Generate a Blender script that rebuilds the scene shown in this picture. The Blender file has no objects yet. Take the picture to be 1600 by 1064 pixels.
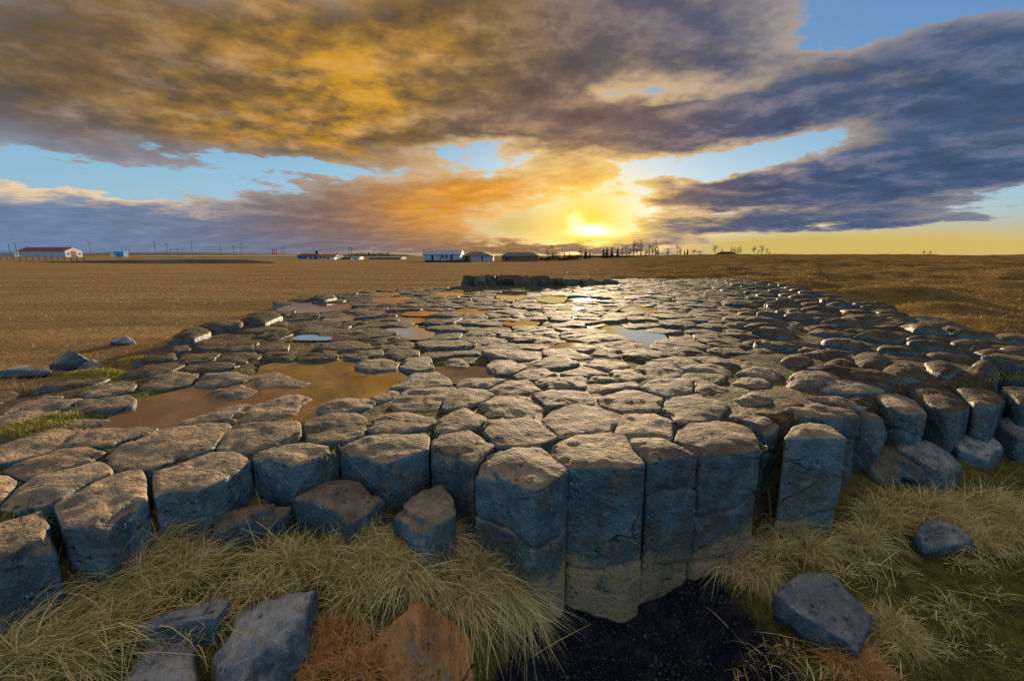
import bpy, bmesh, math, random, os
import numpy as np
from mathutils import Vector, Matrix

random.seed(11)
rng = np.random.default_rng(11)
scene = bpy.context.scene
col = scene.collection
R = math.radians

# ------------------------------------------------------------------ camera
F_PX = 711.0                       # focal length in pixels of a 1600 px wide frame (16 mm lens)
PITCH = math.atan(133.0 / F_PX)    # horizon sits 133 px above the middle
EYE = 0.90                         # eye height above the stone pavement (z = 0)
cam_data = bpy.data.cameras.new("camera")
cam_data.sensor_width = 36.0
cam_data.lens = 36.0 * F_PX / 1600.0
cam_data.clip_start = 0.02
cam_data.clip_end = 20000.0
cam = bpy.data.objects.new("camera", cam_data)
cam.location = (0, 0, EYE)
cam.rotation_euler = (math.pi / 2 - PITCH, 0, 0)
col.objects.link(cam)
scene.camera = cam


def ray(px, py):
    """direction in the world that the photograph shows at a pixel"""
    a, b = (px - 800.0) / F_PX, (532.0 - py) / F_PX
    c, s = math.cos(PITCH), math.sin(PITCH)
    return np.array([a, c + b * s, -s + b * c])


def at(px, py, z=0.0):
    """the point on the level z"""
    d = ray(px, py)
    t = (z - EYE) / d[2]
    return np.array([d[0] * t, d[1] * t, z])


def at_depth(px, py, depth):
    d = ray(px, py)
    t = depth / d[1]
    return np.array([d[0] * t, depth, EYE + d[2] * t])


def azel(px, py):
    d = ray(px, py)
    return math.degrees(math.atan2(d[0], d[1])), math.degrees(math.atan2(d[2], math.hypot(d[0], d[1])))

# ------------------------------------------------------------------ sky, sun, exposure
EXPOSURE = 2.0
SUN_AZ, SUN_EL = 9.3, 7.5          # degrees; azimuth measured from +Y towards +X
scene.view_settings.view_transform = 'Standard'
scene.view_settings.look = 'None'
scene.view_settings.gamma = 1.0
scene.view_settings.exposure = EXPOSURE
scene.view_settings.use_curve_mapping = False

world = bpy.data.worlds.new("World")
scene.world = world
world.use_nodes = True


class NG:
    """small helper to write node graphs"""
    def __init__(self, tree):
        self.t = tree
        self.n, self.l = tree.nodes, tree.links

    def put(self, sock, v):
        if isinstance(v, bpy.types.NodeSocket):
            self.l.new(v, sock)
        elif v is not None:
            if hasattr(sock.default_value, '__len__') and not isinstance(v, (int, float)) and len(v) == 3 and len(sock.default_value) == 4:
                v = (*v, 1.0)
            sock.default_value = v

    def m(self, op, a, b=None, c=None, clamp=False):
        n = self.n.new('ShaderNodeMath'); n.operation = op; n.use_clamp = clamp
        for i, v in enumerate((a, b, c)):
            if v is not None: self.put(n.inputs[i], v)
        return n.outputs[0]

    def v(self, op, a, b=None, scale=None):
        n = self.n.new('ShaderNodeVectorMath'); n.operation = op
        self.put(n.inputs[0], a)
        if b is not None: self.put(n.inputs[1], b)
        if scale is not None: self.put(n.inputs['Scale'], scale)
        return n.outputs['Value'] if op in ('DOT_PRODUCT', 'LENGTH', 'DISTANCE') else n.outputs[0]

    def xyz(self, x, y, z):
        n = self.n.new('ShaderNodeCombineXYZ')
        for i, v in enumerate((x, y, z)): self.put(n.inputs[i], v)
        return n.outputs[0]

    def sep(self, v):
        n = self.n.new('ShaderNodeSeparateXYZ'); self.put(n.inputs[0], v)
        return n.outputs

    def noise(self, vec, scale, detail=4, rough=0.5, lac=2.0, dist=0.0, color=False):
        n = self.n.new('ShaderNodeTexNoise')
        self.put(n.inputs['Vector'], vec)
        n.inputs['Scale'].default_value = scale
        n.inputs['Detail'].default_value = detail
        n.inputs['Roughness'].default_value = rough
        n.inputs['Lacunarity'].default_value = lac
        n.inputs['Distortion'].default_value = dist
        return n.outputs['Color'] if color else n.outputs[0]

    def voronoi(self, vec, scale, feature='F1', out='Distance', rand=1.0):
        n = self.n.new('ShaderNodeTexVoronoi'); n.feature = feature
        self.put(n.inputs['Vector'], vec); n.inputs['Scale'].default_value = scale
        n.inputs['Randomness'].default_value = rand
        return n.outputs[out]

    def step(self, x, a, b):
        n = self.n.new('ShaderNodeMapRange'); n.interpolation_type = 'SMOOTHSTEP'
        self.put(n.inputs[0], x); self.put(n.inputs[1], a); self.put(n.inputs[2], b)
        return n.outputs[0]

    def mix(self, f, a, b, mode='MIX', clamp=False):
        n = self.n.new('ShaderNodeMix'); n.data_type = 'RGBA'; n.blend_type = mode
        self.put(n.inputs[0], f); self.put(n.inputs[6], a); self.put(n.inputs[7], b)
        return n.outputs[2]

    def ramp(self, f, stops):
        n = self.n.new('ShaderNodeValToRGB'); e = n.color_ramp.elements
        while len(e) < len(stops): e.new(0.5)
        for q, (p, c) in zip(e, stops):
            q.position = p; q.color = (*c, 1.0) if len(c) == 3 else c
        self.put(n.inputs[0], f)
        return n.outputs[0]

    def mapping(self, vec, loc=(0, 0, 0), rot=(0, 0, 0), sc=(1, 1, 1), kind='TEXTURE'):
        n = self.n.new('ShaderNodeMapping'); n.vector_type = kind
        self.put(n.inputs[0], vec)
        n.inputs[1].default_value = loc; n.inputs[2].default_value = rot; n.inputs[3].default_value = sc
        return n.outputs[0]


def build_sky():
    world.node_tree.nodes.clear()
    g = NG(world.node_tree)
    out = g.n.new('ShaderNodeOutputWorld')
    bg = g.n.new('ShaderNodeBackground')
    g.l.new(bg.outputs[0], out.inputs[0])
    tc = g.n.new('ShaderNodeTexCoord')
    d = tc.outputs['Generated']
    x, y, z = g.sep(d)
    D = 57.29578
    az = g.m('MULTIPLY', g.m('ARCTAN2', x, y), D)
    el = g.m('MULTIPLY', g.m('ARCSINE', z), D)
    zc = g.m('MAXIMUM', z, 0.0)
    # noise lives on a flat cloud layer seen in perspective
    inv = g.m('DIVIDE', 1.0, g.m('ADD', zc, 0.15))
    plane = g.xyz(g.m('MULTIPLY', x, inv), g.m('MULTIPLY', y, inv), g.m('MULTIPLY', zc, 1.6))
    n_big = g.noise(plane, 1.1, 2, 0.5)
    n_mid = g.noise(plane, 2.9, 6, 0.60)
    n_fine = g.noise(g.v('ADD', plane, (7.3, 2.1, 4.0)), 8.5, 3, 0.6)
    n_off = g.noise(g.v('ADD', plane, (0.020, 0.118, -0.025)), 2.9, 6, 0.60)   # the same clouds a step towards the sun
    wv = g.noise(g.v('ADD', plane, (31.0, 5.0, 1.0)), 2.1, 4, 0.62, color=True)
    wv = g.v('MULTIPLY', g.v('SUBTRACT', wv, (0.5, 0.5, 0.5)), (14.0, 4.5, 0.0))
    ae0 = g.xyz(az, el, 0.0)
    ae = g.v('ADD', ae0, wv)              # ragged edges
    warp_s = g.v('ADD', ae0, g.v('SCALE', wv, scale=0.45))

    turned = {}

    def turn(vec, rot):
        """the same angles in axes turned by rot degrees (shared between blobs)"""
        if rot == 0: return vec
        key = (vec.node.name, rot)
        if key not in turned:
            c, s_ = math.cos(R(rot)), math.sin(R(rot))
            turned[key] = g.xyz(g.v('DOT_PRODUCT', vec, (c, s_, 0)), g.v('DOT_PRODUCT', vec, (-s_, c, 0)), 0.0)
        return turned[key]

    def blob(vec, px, py, sx, sy, rot=0.0):
        a, e = azel(px, py)
        c, s_ = math.cos(R(rot)), math.sin(R(rot))
        a, e = a * c + e * s_, -a * s_ + e * c
        n = g.n.new('ShaderNodeVectorMath'); n.operation = 'MULTIPLY_ADD'
        g.put(n.inputs[0], turn(vec, rot)); n.inputs[1].default_value = (1 / sx, 1 / sy, 0); n.inputs[2].default_value = (-a / sx, -e / sy, 0)
        q = n.outputs[0]
        return g.m('POWER', 0.36788, g.v('DOT_PRODUCT', q, q))

    def total(vec, start, items):
        acc = start
        for (px, py, sx, sy, rot, amp) in items:
            acc = g.m('MULTIPLY_ADD', blob(vec, px, py, sx, sy, rot), amp, acc)
        return acc

    # sun distance
    se, sa = R(3.3), R(SUN_AZ)
    sund = (math.sin(sa) * math.cos(se), math.cos(sa) * math.cos(se), math.sin(se))
    ang = g.m('MULTIPLY', g.m('ARCCOSINE', g.m('MINIMUM', g.v('DOT_PRODUCT', d, sund), 1.0)), D)

    def halo(w):
        t = g.m('DIVIDE', ang, w)
        return g.m('POWER', 0.36788, g.m('MULTIPLY', t, t))

    # ---------------- clear sky: physical sky graded towards the evening colours
    sky = g.n.new('ShaderNodeTexSky'); sky.sky_type = 'NISHITA'
    sky.sun_disc = False
    sky.sun_elevation = R(SUN_EL); sky.sun_rotation = R(SUN_AZ)
    sky.altitude = 0; sky.air_density = 1.0; sky.dust_density = 0.6; sky.ozone_density = 1.6
    nish = g.v('SCALE', sky.outputs[0], scale=0.10)
    el_n = g.m('DIVIDE', el, 40.0, clamp=True)
    grad = g.ramp(el_n, [(0.0, (0.30, 0.42, 0.56)), (0.10, (0.34, 0.55, 0.74)), (0.22, (0.27, 0.56, 0.82)),
                         (0.42, (0.115, 0.31, 0.64)), (1.0, (0.075, 0.22, 0.50))])
    clear = g.mix(0.30, grad, nish)
    # warm strip along the horizon towards the right of the sun
    low = g.step(el, 6.0, 0.4)
    warm = total(ae0, 0.0, [(1420, 394, 24.0, 2.4, 0, 1.0), (1180, 388, 18, 2.0, 0, .5), (800, 350, 8, 3, 0, .9)])
    clear = g.mix(g.m('MULTIPLY', warm, 1.0, clamp=True), clear, (0.64, 0.48, 0.14))
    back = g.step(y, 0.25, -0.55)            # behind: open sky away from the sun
    clear = g.v('SCALE', clear, scale=g.m('MULTIPLY_ADD', back, 1.0, 1.0))  # unseen sky behind the view brightened to add blue fill light

    # ---------------- cloud cover
    cov = total(ae, -0.45, [
        (330, 110, 36, 7.5, 0, 1.30), (660, 120, 24, 7.5, 0, 1.15), (560, 215, 15, 3.2, 0, .55), (900, 0, 26, 7.0, 0, .95),
        (60, 190, 16, 5.0, 0, .80), (250, 258, 12, 1.1, 0, .45),
        (900, 195, 15, 3.0, 0, 1.0), (1090, 198, 11, 2.3, 0, .95), (1140, 70, 10, 3.6, 0, 1.05),
        (1340, 105, 16, 2.8, 0, 1.00), (1480, 190, 22, 5.5, 0, 1.20), (1600, 90, 9, 4.0, 0, .6),
        (1400, 290, 22, 2.7, 0, 1.25), (1120, 303, 9, 2.0, 0, 1.05), (1280, 350, 16, 1.0, 0, 1.1), (1060, 378, 9, 1.8, 0, 1.2),
        (60, 360, 22, 4.3, -6, 1.35), (330, 375, 16, 2.1, 0, 1.05),
        (540, 318, 12, 3.0, 0, 1.1), (740, 300, 9, 2.2, 0, 1.0), (640, 365, 15, 2.6, 0, 1.1), (890, 275, 5, 1.1, 0, .6), (860, 390, 18, .8, 0, 1.5),
        (430, 262, 16, 1.3, 0, -.95), (150, 276, 15, 1.6, 0, -1.20), (640, 238, 7, 1.5, 0, -.45), (740, 230, 7, 1.7, 0, -.95),
        (1110, 262, 9, 1.3, 0, -1.0), (1260, 228, 7, 1.3, 0, -.85), (1120, 140, 8, 1.3, 0, -1.1), (960, 142, 6, 1.3, 0, -.8),
        (1440, 10, 16, 2.6, 0, -1.25), (1590, 300, 5, 1.0, 0, -.8), (1420, 120, 4, 1.0, 0, -.55),
        (870, 350, 6.5, 1.5, 0, -.9), (980, 310, 4, 1.4, 0, -.35), (1150, 329, 5, .5, 0, -.5),
        (1400, 388, 22, 1.6, 0, -1.7), (1590, 375, 8, 2.2, 0, -.9),
    ])
    ragged = g.m('MULTIPLY_ADD', g.m('SUBTRACT', n_mid, 0.5), 1.55, g.m('MULTIPLY', g.m('SUBTRACT', n_fine, 0.5), 0.75))
    # outside the mapped part the deck goes on, broken, and brighter for fill
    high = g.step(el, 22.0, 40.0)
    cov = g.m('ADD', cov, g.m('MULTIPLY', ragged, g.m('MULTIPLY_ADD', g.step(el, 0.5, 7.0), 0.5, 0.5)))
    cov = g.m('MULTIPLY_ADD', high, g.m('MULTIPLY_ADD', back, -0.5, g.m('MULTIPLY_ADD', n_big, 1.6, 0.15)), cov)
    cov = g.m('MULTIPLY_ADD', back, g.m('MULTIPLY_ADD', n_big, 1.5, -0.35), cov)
    alpha = g.step(cov, 0.0, 0.28)
    thick = g.step(cov, 0.05, 1.05)

    # ---------------- cloud colour: lit from the low sun, blue-grey on the far side
    body = g.mix(g.step(az, -4.0, 26.0), (0.128, 0.092, 0.060), (0.060, 0.100, 0.195))
    lowblue = total(ae0, 0.0, [(40, 350, 30, 5.0, 0, 1.0), (330, 375, 18, 3.2, 0, .55), (0, 230, 16, 3.0, 0, .35)])
    body = g.mix(g.m('MINIMUM', lowblue, 1.0), body, (0.150, 0.225, 0.375))
    mauve = total(ae0, 0.0, [(520, 340, 14, 5, 0, .85), (900, 185, 16, 4.0, 0, .85), (1060, 310, 10, 5, 0, .5), (1000, 60, 12, 6, 0, .35)])
    body = g.mix(g.m('MINIMUM', mauve, 1.0), body, (0.19, 0.125, 0.11))
    # golden underlight where the low sun reaches below the deck
    under = total(warp_s, 0.0, [(550, 165, 6.0, 4.2, -25, .95), (430, 70, 12, 7, 0, .50), (400, 205, 8, 1.6, 0, .65), (690, 70, 10, 5, 0, .42), (200, 150, 14, 6, 0, .16), (560, 110, 14, 8, 0, .22)])
    gold_tex = g.step(g.m('MULTIPLY_ADD', n_fine, 0.45, g.m('MULTIPLY', n_mid, 0.85)), 0.44, 0.86)
    under = g.m('MULTIPLY', under, g.m('MULTIPLY_ADD', gold_tex, 1.1, 0.12))
    body = g.mix(g.m('MINIMUM', under, 1.0), body, (0.56, 0.28, 0.032))
    near_sun = total(warp_s, 0.0, [(800, 315, 12, 4.2, 0, .95), (690, 330, 10, 4, 0, .60), (930, 300, 6, 3, 0, .6)])
    body = g.mix(g.m('MINIMUM', near_sun, 1.0), body, (0.70, 0.29, 0.035))
    calm = g.m('MULTIPLY_ADD', g.step(el, 1.0, 10.0), 0.65, 0.35)
    lumps = g.m('MULTIPLY_ADD', g.m('MULTIPLY', g.m('SUBTRACT', n_mid, 0.5), calm), 0.75, 1.0)
    body = g.v('SCALE', body, scale=g.m('MULTIPLY_ADD', g.m('MULTIPLY', g.m('SUBTRACT', n_fine, 0.5), calm), 0.28, lumps))
    # sides turned to the sun catch its light, the others stay dull
    relief = g.m('MULTIPLY', g.m('SUBTRACT', n_mid, n_off), g.m('MULTIPLY_ADD', calm, 1.75, 0.3))
    lit_c = g.mix(halo(30.0), (0.13, 0.18, 0.26), (0.60, 0.33, 0.10))
    body = g.mix(1.0, body, g.v('SCALE', lit_c, scale=g.m('MULTIPLY', g.m('MAXIMUM', relief, 0.0), 0.85)), 'ADD')
    body = g.v('SCALE', body, scale=g.m('SUBTRACT', 1.0, g.m('MULTIPLY', g.m('MINIMUM', g.m('MAXIMUM', g.m('MULTIPLY', relief, -1.0), 0.0), 1.0), 0.55)))
    # thin edges let the sun through
    rim_w = g.m('MULTIPLY_ADD', halo(26.0), 0.66, 0.26)
    rim_w = g.m('ADD', rim_w, g.m('MULTIPLY', blob(ae0, 90, 300, 14, 2.2, -6), .75), clamp=True)
    rim_c = g.mix(halo(34.0), (0.36, 0.44, 0.58), (1.0, 0.66, 0.26))
    rim_c = g.mix(blob(ae0, 90, 300, 16, 2.4, -6), rim_c, (0.95, 0.68, 0.36))
    rim = g.m('MULTIPLY', g.m('SUBTRACT', 1.0, thick), rim_w)
    body = g.mix(g.step(el, 28.0, 60.0), body, (0.72, 0.57, 0.41))  # deck overhead, out of view, brightened to add warm fill
    body = g.mix(back, body, (0.78, 0.66, 0.55))          # unseen clouds opposite the sun, lit full on, added as neutral fill
    cloud = g.mix(rim, body, rim_c)

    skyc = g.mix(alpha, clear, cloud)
    # light from the hidden sun
    skyc = g.mix(g.m('MULTIPLY', g.m('MULTIPLY', halo(6.2), g.step(el, 0.4, 2.2)), g.m('MULTIPLY_ADD', thick, -0.72, 0.95)), skyc, (1.0, 0.70, 0.035))
    skyc = g.mix(1.0, skyc, g.v('SCALE', (1.0, 0.45, 0.03), scale=g.m('MULTIPLY', halo(8.0), 0.12)), 'ADD')
    core = total(g.v('ADD', ae0, g.v('SCALE', wv, scale=0.2)), 0.0, [(925, 358, 2.0, 0.55, 0, .9), (900, 345, .9, .8, 0, .35), (935, 365, 3.0, .35, 0, .3)])
    skyc = g.mix(1.0, skyc, g.v('SCALE', (1.6, 1.5, 1.15), scale=core), 'ADD')
    # below the horizon: dull ground tone
    skyc = g.mix(g.step(el, -0.2, -3.0), skyc, (0.10, 0.08, 0.05))
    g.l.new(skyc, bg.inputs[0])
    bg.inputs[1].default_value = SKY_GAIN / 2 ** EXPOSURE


SKY_GAIN = 1.0
build_sky()
world.cycles.sampling_method = 'MANUAL'
world.cycles.sample_map_resolution = 512

sun_data = bpy.data.lights.new("sun", 'SUN')
sun_data.energy = 3.2
sun_data.angle = R(3.0)
sun_data.color = (1.0, 0.76, 0.48)
sun = bpy.data.objects.new("sun", sun_data)
sd = Vector((math.sin(R(SUN_AZ)) * math.cos(R(SUN_EL)), math.cos(R(SUN_AZ)) * math.cos(R(SUN_EL)), math.sin(R(SUN_EL))))
sun.rotation_euler = sd.to_track_quat('Z', 'Y').to_euler()
col.objects.link(sun)

# ------------------------------------------------------------------ helpers
def _hash(ix, iy, iz, seed):
    h = (ix.astype(np.int64) * 374761393 + iy.astype(np.int64) * 668265263 + iz.astype(np.int64) * 2147483647 + seed * 974711) & 0xFFFFFFFF
    h = ((h ^ (h >> 13)) * 1274126177) & 0xFFFFFFFF
    h = h ^ (h >> 16)
    return (h & 0xFFFFFF) / float(0xFFFFFF)


def vnoise(p, seed=0):
    """smooth value noise in 3D, -1..1"""
    p = np.asarray(p, float)
    i = np.floor(p).astype(np.int64); f = p - i
    u = f * f * f * (f * (f * 6 - 15) + 10)
    r = 0.0
    for dx in (0, 1):
        wx = u[..., 0] if dx else 1 - u[..., 0]
        for dy in (0, 1):
            wy = u[..., 1] if dy else 1 - u[..., 1]
            for dz in (0, 1):
                wz = u[..., 2] if dz else 1 - u[..., 2]
                r = r + wx * wy * wz * _hash(i[..., 0] + dx, i[..., 1] + dy, i[..., 2] + dz, seed)
    return r * 2 - 1


def fbm(p, oct=4, seed=0, gain=0.5):
    p = np.asarray(p, float); a, s, r = 1.0, 0.0, 0.0
    for k in range(oct):
        r = r + a * vnoise(p * 2.03 ** k + 17.3 * k, seed + k); s += a; a *= gain
    return r / s


def sstep(a, b, x):
    t = np.clip((np.asarray(x, float) - a) / (b - a), 0, 1)
    return t * t * (3 - 2 * t)


def mesh_obj(name, verts, faces, mat=None, parent=None, smooth=True, attr=None):
    me = bpy.data.meshes.new(name)
    if isinstance(faces, np.ndarray):
        k = faces.shape[1]; nf = len(faces)
        me.vertices.add(len(verts)); me.vertices.foreach_set('co', np.asarray(verts, np.float32).ravel())
        me.loops.add(nf * k); me.loops.foreach_set('vertex_index', faces.astype(np.int32).ravel())
        me.polygons.add(nf); me.polygons.foreach_set('loop_start', np.arange(0, nf * k, k, dtype=np.int32))
        me.update(calc_edges=True)
    else:
        me.from_pydata([tuple(v) for v in verts], [], faces)
    if smooth:
        me.polygons.foreach_set('use_smooth', np.ones(len(me.polygons), bool))
    if attr is not None:
        for k, v in attr.items():
            a = me.attributes.new(k, 'FLOAT', 'POINT'); a.data.foreach_set('value', np.asarray(v, np.float32))
    if mat is not None: me.materials.append(mat)
    me.update()
    o = bpy.data.objects.new(name, me)
    col.objects.link(o)
    if parent is not None: o.parent = parent
    return o


def tag(o, label=None, cat=None, group=None, kind=None):
    if label: o['label'] = label
    if cat: o['category'] = cat
    if group: o['group'] = group
    if kind: o['kind'] = kind
    return o


def empty(name, loc=(0, 0, 0), rz=0.0):
    o = bpy.data.objects.new(name, None); o.location = loc; o.rotation_euler = (0, 0, rz)
    o.empty_display_size = 0.2
    col.objects.link(o)
    return o


def material(name):
    m = bpy.data.materials.new(name); m.use_nodes = True
    m.node_tree.nodes.clear()
    g = NG(m.node_tree)
    out = g.n.new('ShaderNodeOutputMaterial'); b = g.n.new('ShaderNodeBsdfPrincipled')
    g.l.new(b.outputs[0], out.inputs[0])
    geo = g.n.new('ShaderNodeNewGeometry')
    return m, g, b, geo


def bump(g, b, height, strength=0.5, dist=0.01, prev=None):
    n = g.n.new('ShaderNodeBump'); n.inputs['Strength'].default_value = strength; n.inputs['Distance'].default_value = dist
    g.put(n.inputs['Height'], height)
    if prev is not None: g.l.new(prev, n.inputs['Normal'])
    g.l.new(n.outputs[0], b.inputs['Normal'])
    return n.outputs[0]


# ------------------------------------------------------------------ materials
M = {}


def mat_basalt(name, top=(0.265, 0.188, 0.115), top2=(0.125, 0.102, 0.076), side=(0.066, 0.120, 0.142), side2=(0.027, 0.052, 0.064), lichen=True, rough=0.72):
    m, g, b, geo = material(name)
    P = geo.outputs['Position']
    px, py, pz = g.sep(P)
    nz = g.sep(geo.outputs['Normal'])[2]
    big = g.noise(P, 1.6, 3, 0.55)
    mid = g.noise(P, 9.0, 5, 0.62)
    fine = g.noise(P, 55.0, 4, 0.65)
    pits = g.voronoi(P, 26.0)
    pit_on = g.step(g.noise(P, 14.0, 2), 0.45, 0.62)
    pit = g.m('MULTIPLY', g.step(pits, 0.30, 0.08), pit_on)
    # weathered, lichen-dusted tops
    ct = g.mix(g.step(mid, 0.36, 0.68), top2, top)
    ct = g.mix(g.step(big, 0.52, 0.72), ct, tuple(0.72 * c for c in top2))
    ct = g.mix(g.m('MULTIPLY', g.step(fine, 0.52, 0.72), 0.55), ct, tuple(1.32 * c for c in top))
    ct = g.mix(g.m('MULTIPLY', pit, 0.65), ct, (0.05, 0.042, 0.035))
    ct = g.mix(g.m('MULTIPLY', g.step(g.noise(P, 120.0, 2, 0.7), 0.58, 0.70), 0.6), ct, (0.06, 0.055, 0.05))
    # fresh fracture faces
    cs = g.mix(g.step(mid, 0.35, 0.68), side2, side)
    cs = g.mix(g.m('MULTIPLY', g.step(fine, 0.50, 0.75), 0.5), cs, tuple(1.5 * c for c in side))
    if lichen:
        wob = g.m('MULTIPLY_ADD', g.m('SUBTRACT', mid, 0.5), 0.45, pz)
        wob = g.m('MULTIPLY_ADD', g.m('SUBTRACT', big, 0.5), 0.5, wob)
        band = g.m('MULTIPLY', g.step(wob, -0.24, -0.33), g.step(fine, 0.36, 0.60))
        cs = g.mix(g.m('MULTIPLY', band, 0.85), cs, (0.060, 0.056, 0.030))
        pale = g.m('MULTIPLY', g.step(wob, -0.40, -0.50), g.step(mid, 0.25, 0.50))
        cs = g.mix(g.m('MULTIPLY', pale, 0.9), cs, (0.27, 0.195, 0.090))
        spots = g.m('MULTIPLY', g.step(g.voronoi(P, 38.0), 0.17, 0.10), g.step(g.noise(P, 5.0, 2), 0.50, 0.62))
        cs = g.mix(g.m('MULTIPLY', spots, 0.8), cs, (0.42, 0.43, 0.38))
    # hairline fractures and rusty weeping on the faces
    wp = g.v('ADD', P, g.v('SCALE', g.noise(P, 3.0, 3, 0.6, color=True), scale=0.22))
    hair = g.m('MULTIPLY', g.step(g.voronoi(g.v('MULTIPLY', wp, (1.0, 1.0, 1.9)), 1.8, 'DISTANCE_TO_EDGE'), 0.013, 0.003), g.step(g.noise(P, 2.3, 2), 0.55, 0.63))
    cs = g.mix(g.m('MULTIPLY', hair, 0.8), cs, (0.018, 0.018, 0.018))
    cs = g.mix(g.m('MULTIPLY', g.step(g.noise(g.v('MULTIPLY', P, (1.0, 1.0, 0.35)), 7.0, 4, 0.65), 0.53, 0.70), 0.75), cs, (0.115, 0.085, 0.052))
    cs = g.mix(g.m('MULTIPLY', g.step(g.noise(P, 18.0, 4, 0.7), 0.56, 0.66), 0.55), cs, (0.135, 0.15, 0.145))
    f = g.step(g.m('MULTIPLY_ADD', g.m('SUBTRACT', mid, 0.5), 0.5, nz), 0.42, 0.80)
    c = g.mix(f, cs, ct)
    # no two stones weather alike
    oi = g.n.new('ShaderNodeObjectInfo')
    rn = oi.outputs['Random']
    c = g.v('SCALE', c, scale=g.m('MULTIPLY_ADD', rn, 0.42, 0.78))
    c = g.mix(g.m('MULTIPLY', g.step(g.m('FRACT', g.m('MULTIPLY', rn, 7.31)), 0.55, 1.0), 0.35), c, g.v('MULTIPLY', c, (0.80, 0.98, 1.08)))
    g.l.new(c, b.inputs['Base Color'])
    r = g.m('MULTIPLY_ADD', g.m('SUBTRACT', mid, 0.5), -0.35, g.m('MULTIPLY_ADD', f, 0.16, rough - 0.08))
    g.l.new(r, b.inputs['Roughness'])
    g.l.new(g.m('MULTIPLY_ADD', f, -0.31, 0.36), b.inputs['Specular IOR Level'])
    h = g.m('MULTIPLY_ADD', pit, -1.1, g.m('MULTIPLY', mid, 1.7))
    h = g.m('MULTIPLY_ADD', fine, 0.75, h)
    h = g.m('MULTIPLY_ADD', hair, -0.9, h)
    h = g.m('MULTIPLY_ADD', g.noise(P, 24.0, 3, 0.6), 0.9, h)
    bump(g, b, h, 0.95, 0.017)
    return m


M['basalt'] = mat_basalt('basalt')
M['basalt_far'] = mat_basalt('basalt_wet', top=(0.125, 0.086, 0.050), top2=(0.052, 0.042, 0.031), lichen=False, rough=0.70)
M['basalt_side'] = mat_basalt('basalt_fallen', top=(0.30, 0.26, 0.21), top2=(0.12, 0.13, 0.14), side=(0.066, 0.115, 0.138), side2=(0.026, 0.046, 0.058), lichen=False, rough=0.6)
M['rust_rock'] = mat_basalt('rust_rock', top=(0.45, 0.20, 0.055), top2=(0.25, 0.11, 0.035), side=(0.42, 0.18, 0.05), side2=(0.20, 0.09, 0.03), lichen=False, rough=0.75)


def mat_soil():
    m, g, b, geo = material('joint_soil')
    P = geo.outputs['Position']
    n1 = g.noise(P, 2.2, 4, 0.6); n2 = g.noise(P, 26.0, 4, 0.65)
    c = g.mix(g.step(n2, 0.35, 0.65), (0.030, 0.024, 0.017), (0.085, 0.062, 0.035))
    c = g.mix(g.m('MULTIPLY', g.step(n1, 0.50, 0.62), g.step(n2, 0.35, 0.6)), c, (0.085, 0.095, 0.018))
    c = g.mix(g.m('MULTIPLY', g.step(n1, 0.46, 0.36), g.step(n2, 0.40, 0.6)), c, (0.15, 0.085, 0.022))
    g.l.new(c, b.inputs['Base Color'])
    g.l.new(g.m('MULTIPLY_ADD', g.step(n1, 0.42, 0.55), 0.25, 0.7), b.inputs['Roughness'])
    b.inputs['Specular IOR Level'].default_value = 0.05
    bump(g, b, n2, 0.9, 0.03)
    return m


def mat_ground():
    m, g, b, geo = material('dry_field')
    P = geo.outputs['Position']
    px, py, pz = g.sep(P)
    at_r = g.n.new('ShaderNodeAttribute'); at_r.attribute_name = 'heath'
    at_g = g.n.new('ShaderNodeAttribute'); at_g.attribute_name = 'gravel'
    n0 = g.noise(P, 0.07, 3, 0.55)
    n1 = g.noise(P, 0.9, 5, 0.62)
    n2 = g.noise(P, 14.0, 5, 0.68)
    n3 = g.noise(g.v('MULTIPLY', P, (1.0, 0.28, 1.0)), 38.0, 3, 0.65)
    straw = g.mix(g.step(n2, 0.30, 0.70), (0.165, 0.102, 0.044), (0.29, 0.19, 0.088))
    straw = g.mix(g.m('MULTIPLY', g.step(n1, 0.50, 0.72), 0.5), straw, (0.13, 0.105, 0.03))
    straw = g.mix(g.m('MULTIPLY', g.step(n0, 0.50, 0.65), 0.6), straw, (0.20, 0.12, 0.05))
    rows = g.noise(g.v('MULTIPLY', P, (0.10, 1.0, 1.0)), 1.1, 3, 0.6)
    straw = g.v('SCALE', straw, scale=g.m('MULTIPLY_ADD', g.step(rows, 0.30, 0.70), 0.50, 0.75))
    heath = g.mix(g.step(n1, 0.34, 0.66), (0.20, 0.115, 0.038), (0.085, 0.053, 0.021))
    heath = g.mix(g.m('MULTIPLY', g.step(n2, 0.48, 0.70), 0.7), heath, (0.21, 0.155, 0.045))
    heath = g.mix(g.m('MULTIPLY', g.step(n0, 0.46, 0.62), 0.55), heath, (0.15, 0.105, 0.032))
    c = g.mix(at_r.outputs['Fac'], straw, heath)
    peb = g.voronoi(P, 55.0, out='Color')
    grav = g.mix(g.step(n2, 0.40, 0.75), (0.010, 0.011, 0.014), (0.030, 0.030, 0.034))
    moss = g.mix(g.step(n2, 0.34, 0.66), (0.055, 0.045, 0.016), (0.13, 0.11, 0.026))
    c = g.mix(g.step(at_g.outputs['Fac'], 0.15, 0.55), c, g.mix(g.step(g.m('ADD', at_g.outputs['Fac'], g.m('MULTIPLY', g.m('SUBTRACT', n1, 0.5), 0.5)), 0.72, 0.90), moss, grav))
    g.l.new(c, b.inputs['Base Color'])
    b.inputs['Roughness'].default_value = 0.95
    b.inputs['Specular IOR Level'].default_value = 0.0
    h = g.m('MULTIPLY_ADD', n3, 0.7, n2)
    bump(g, b, h, 1.0, 0.045)
    return m


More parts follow.
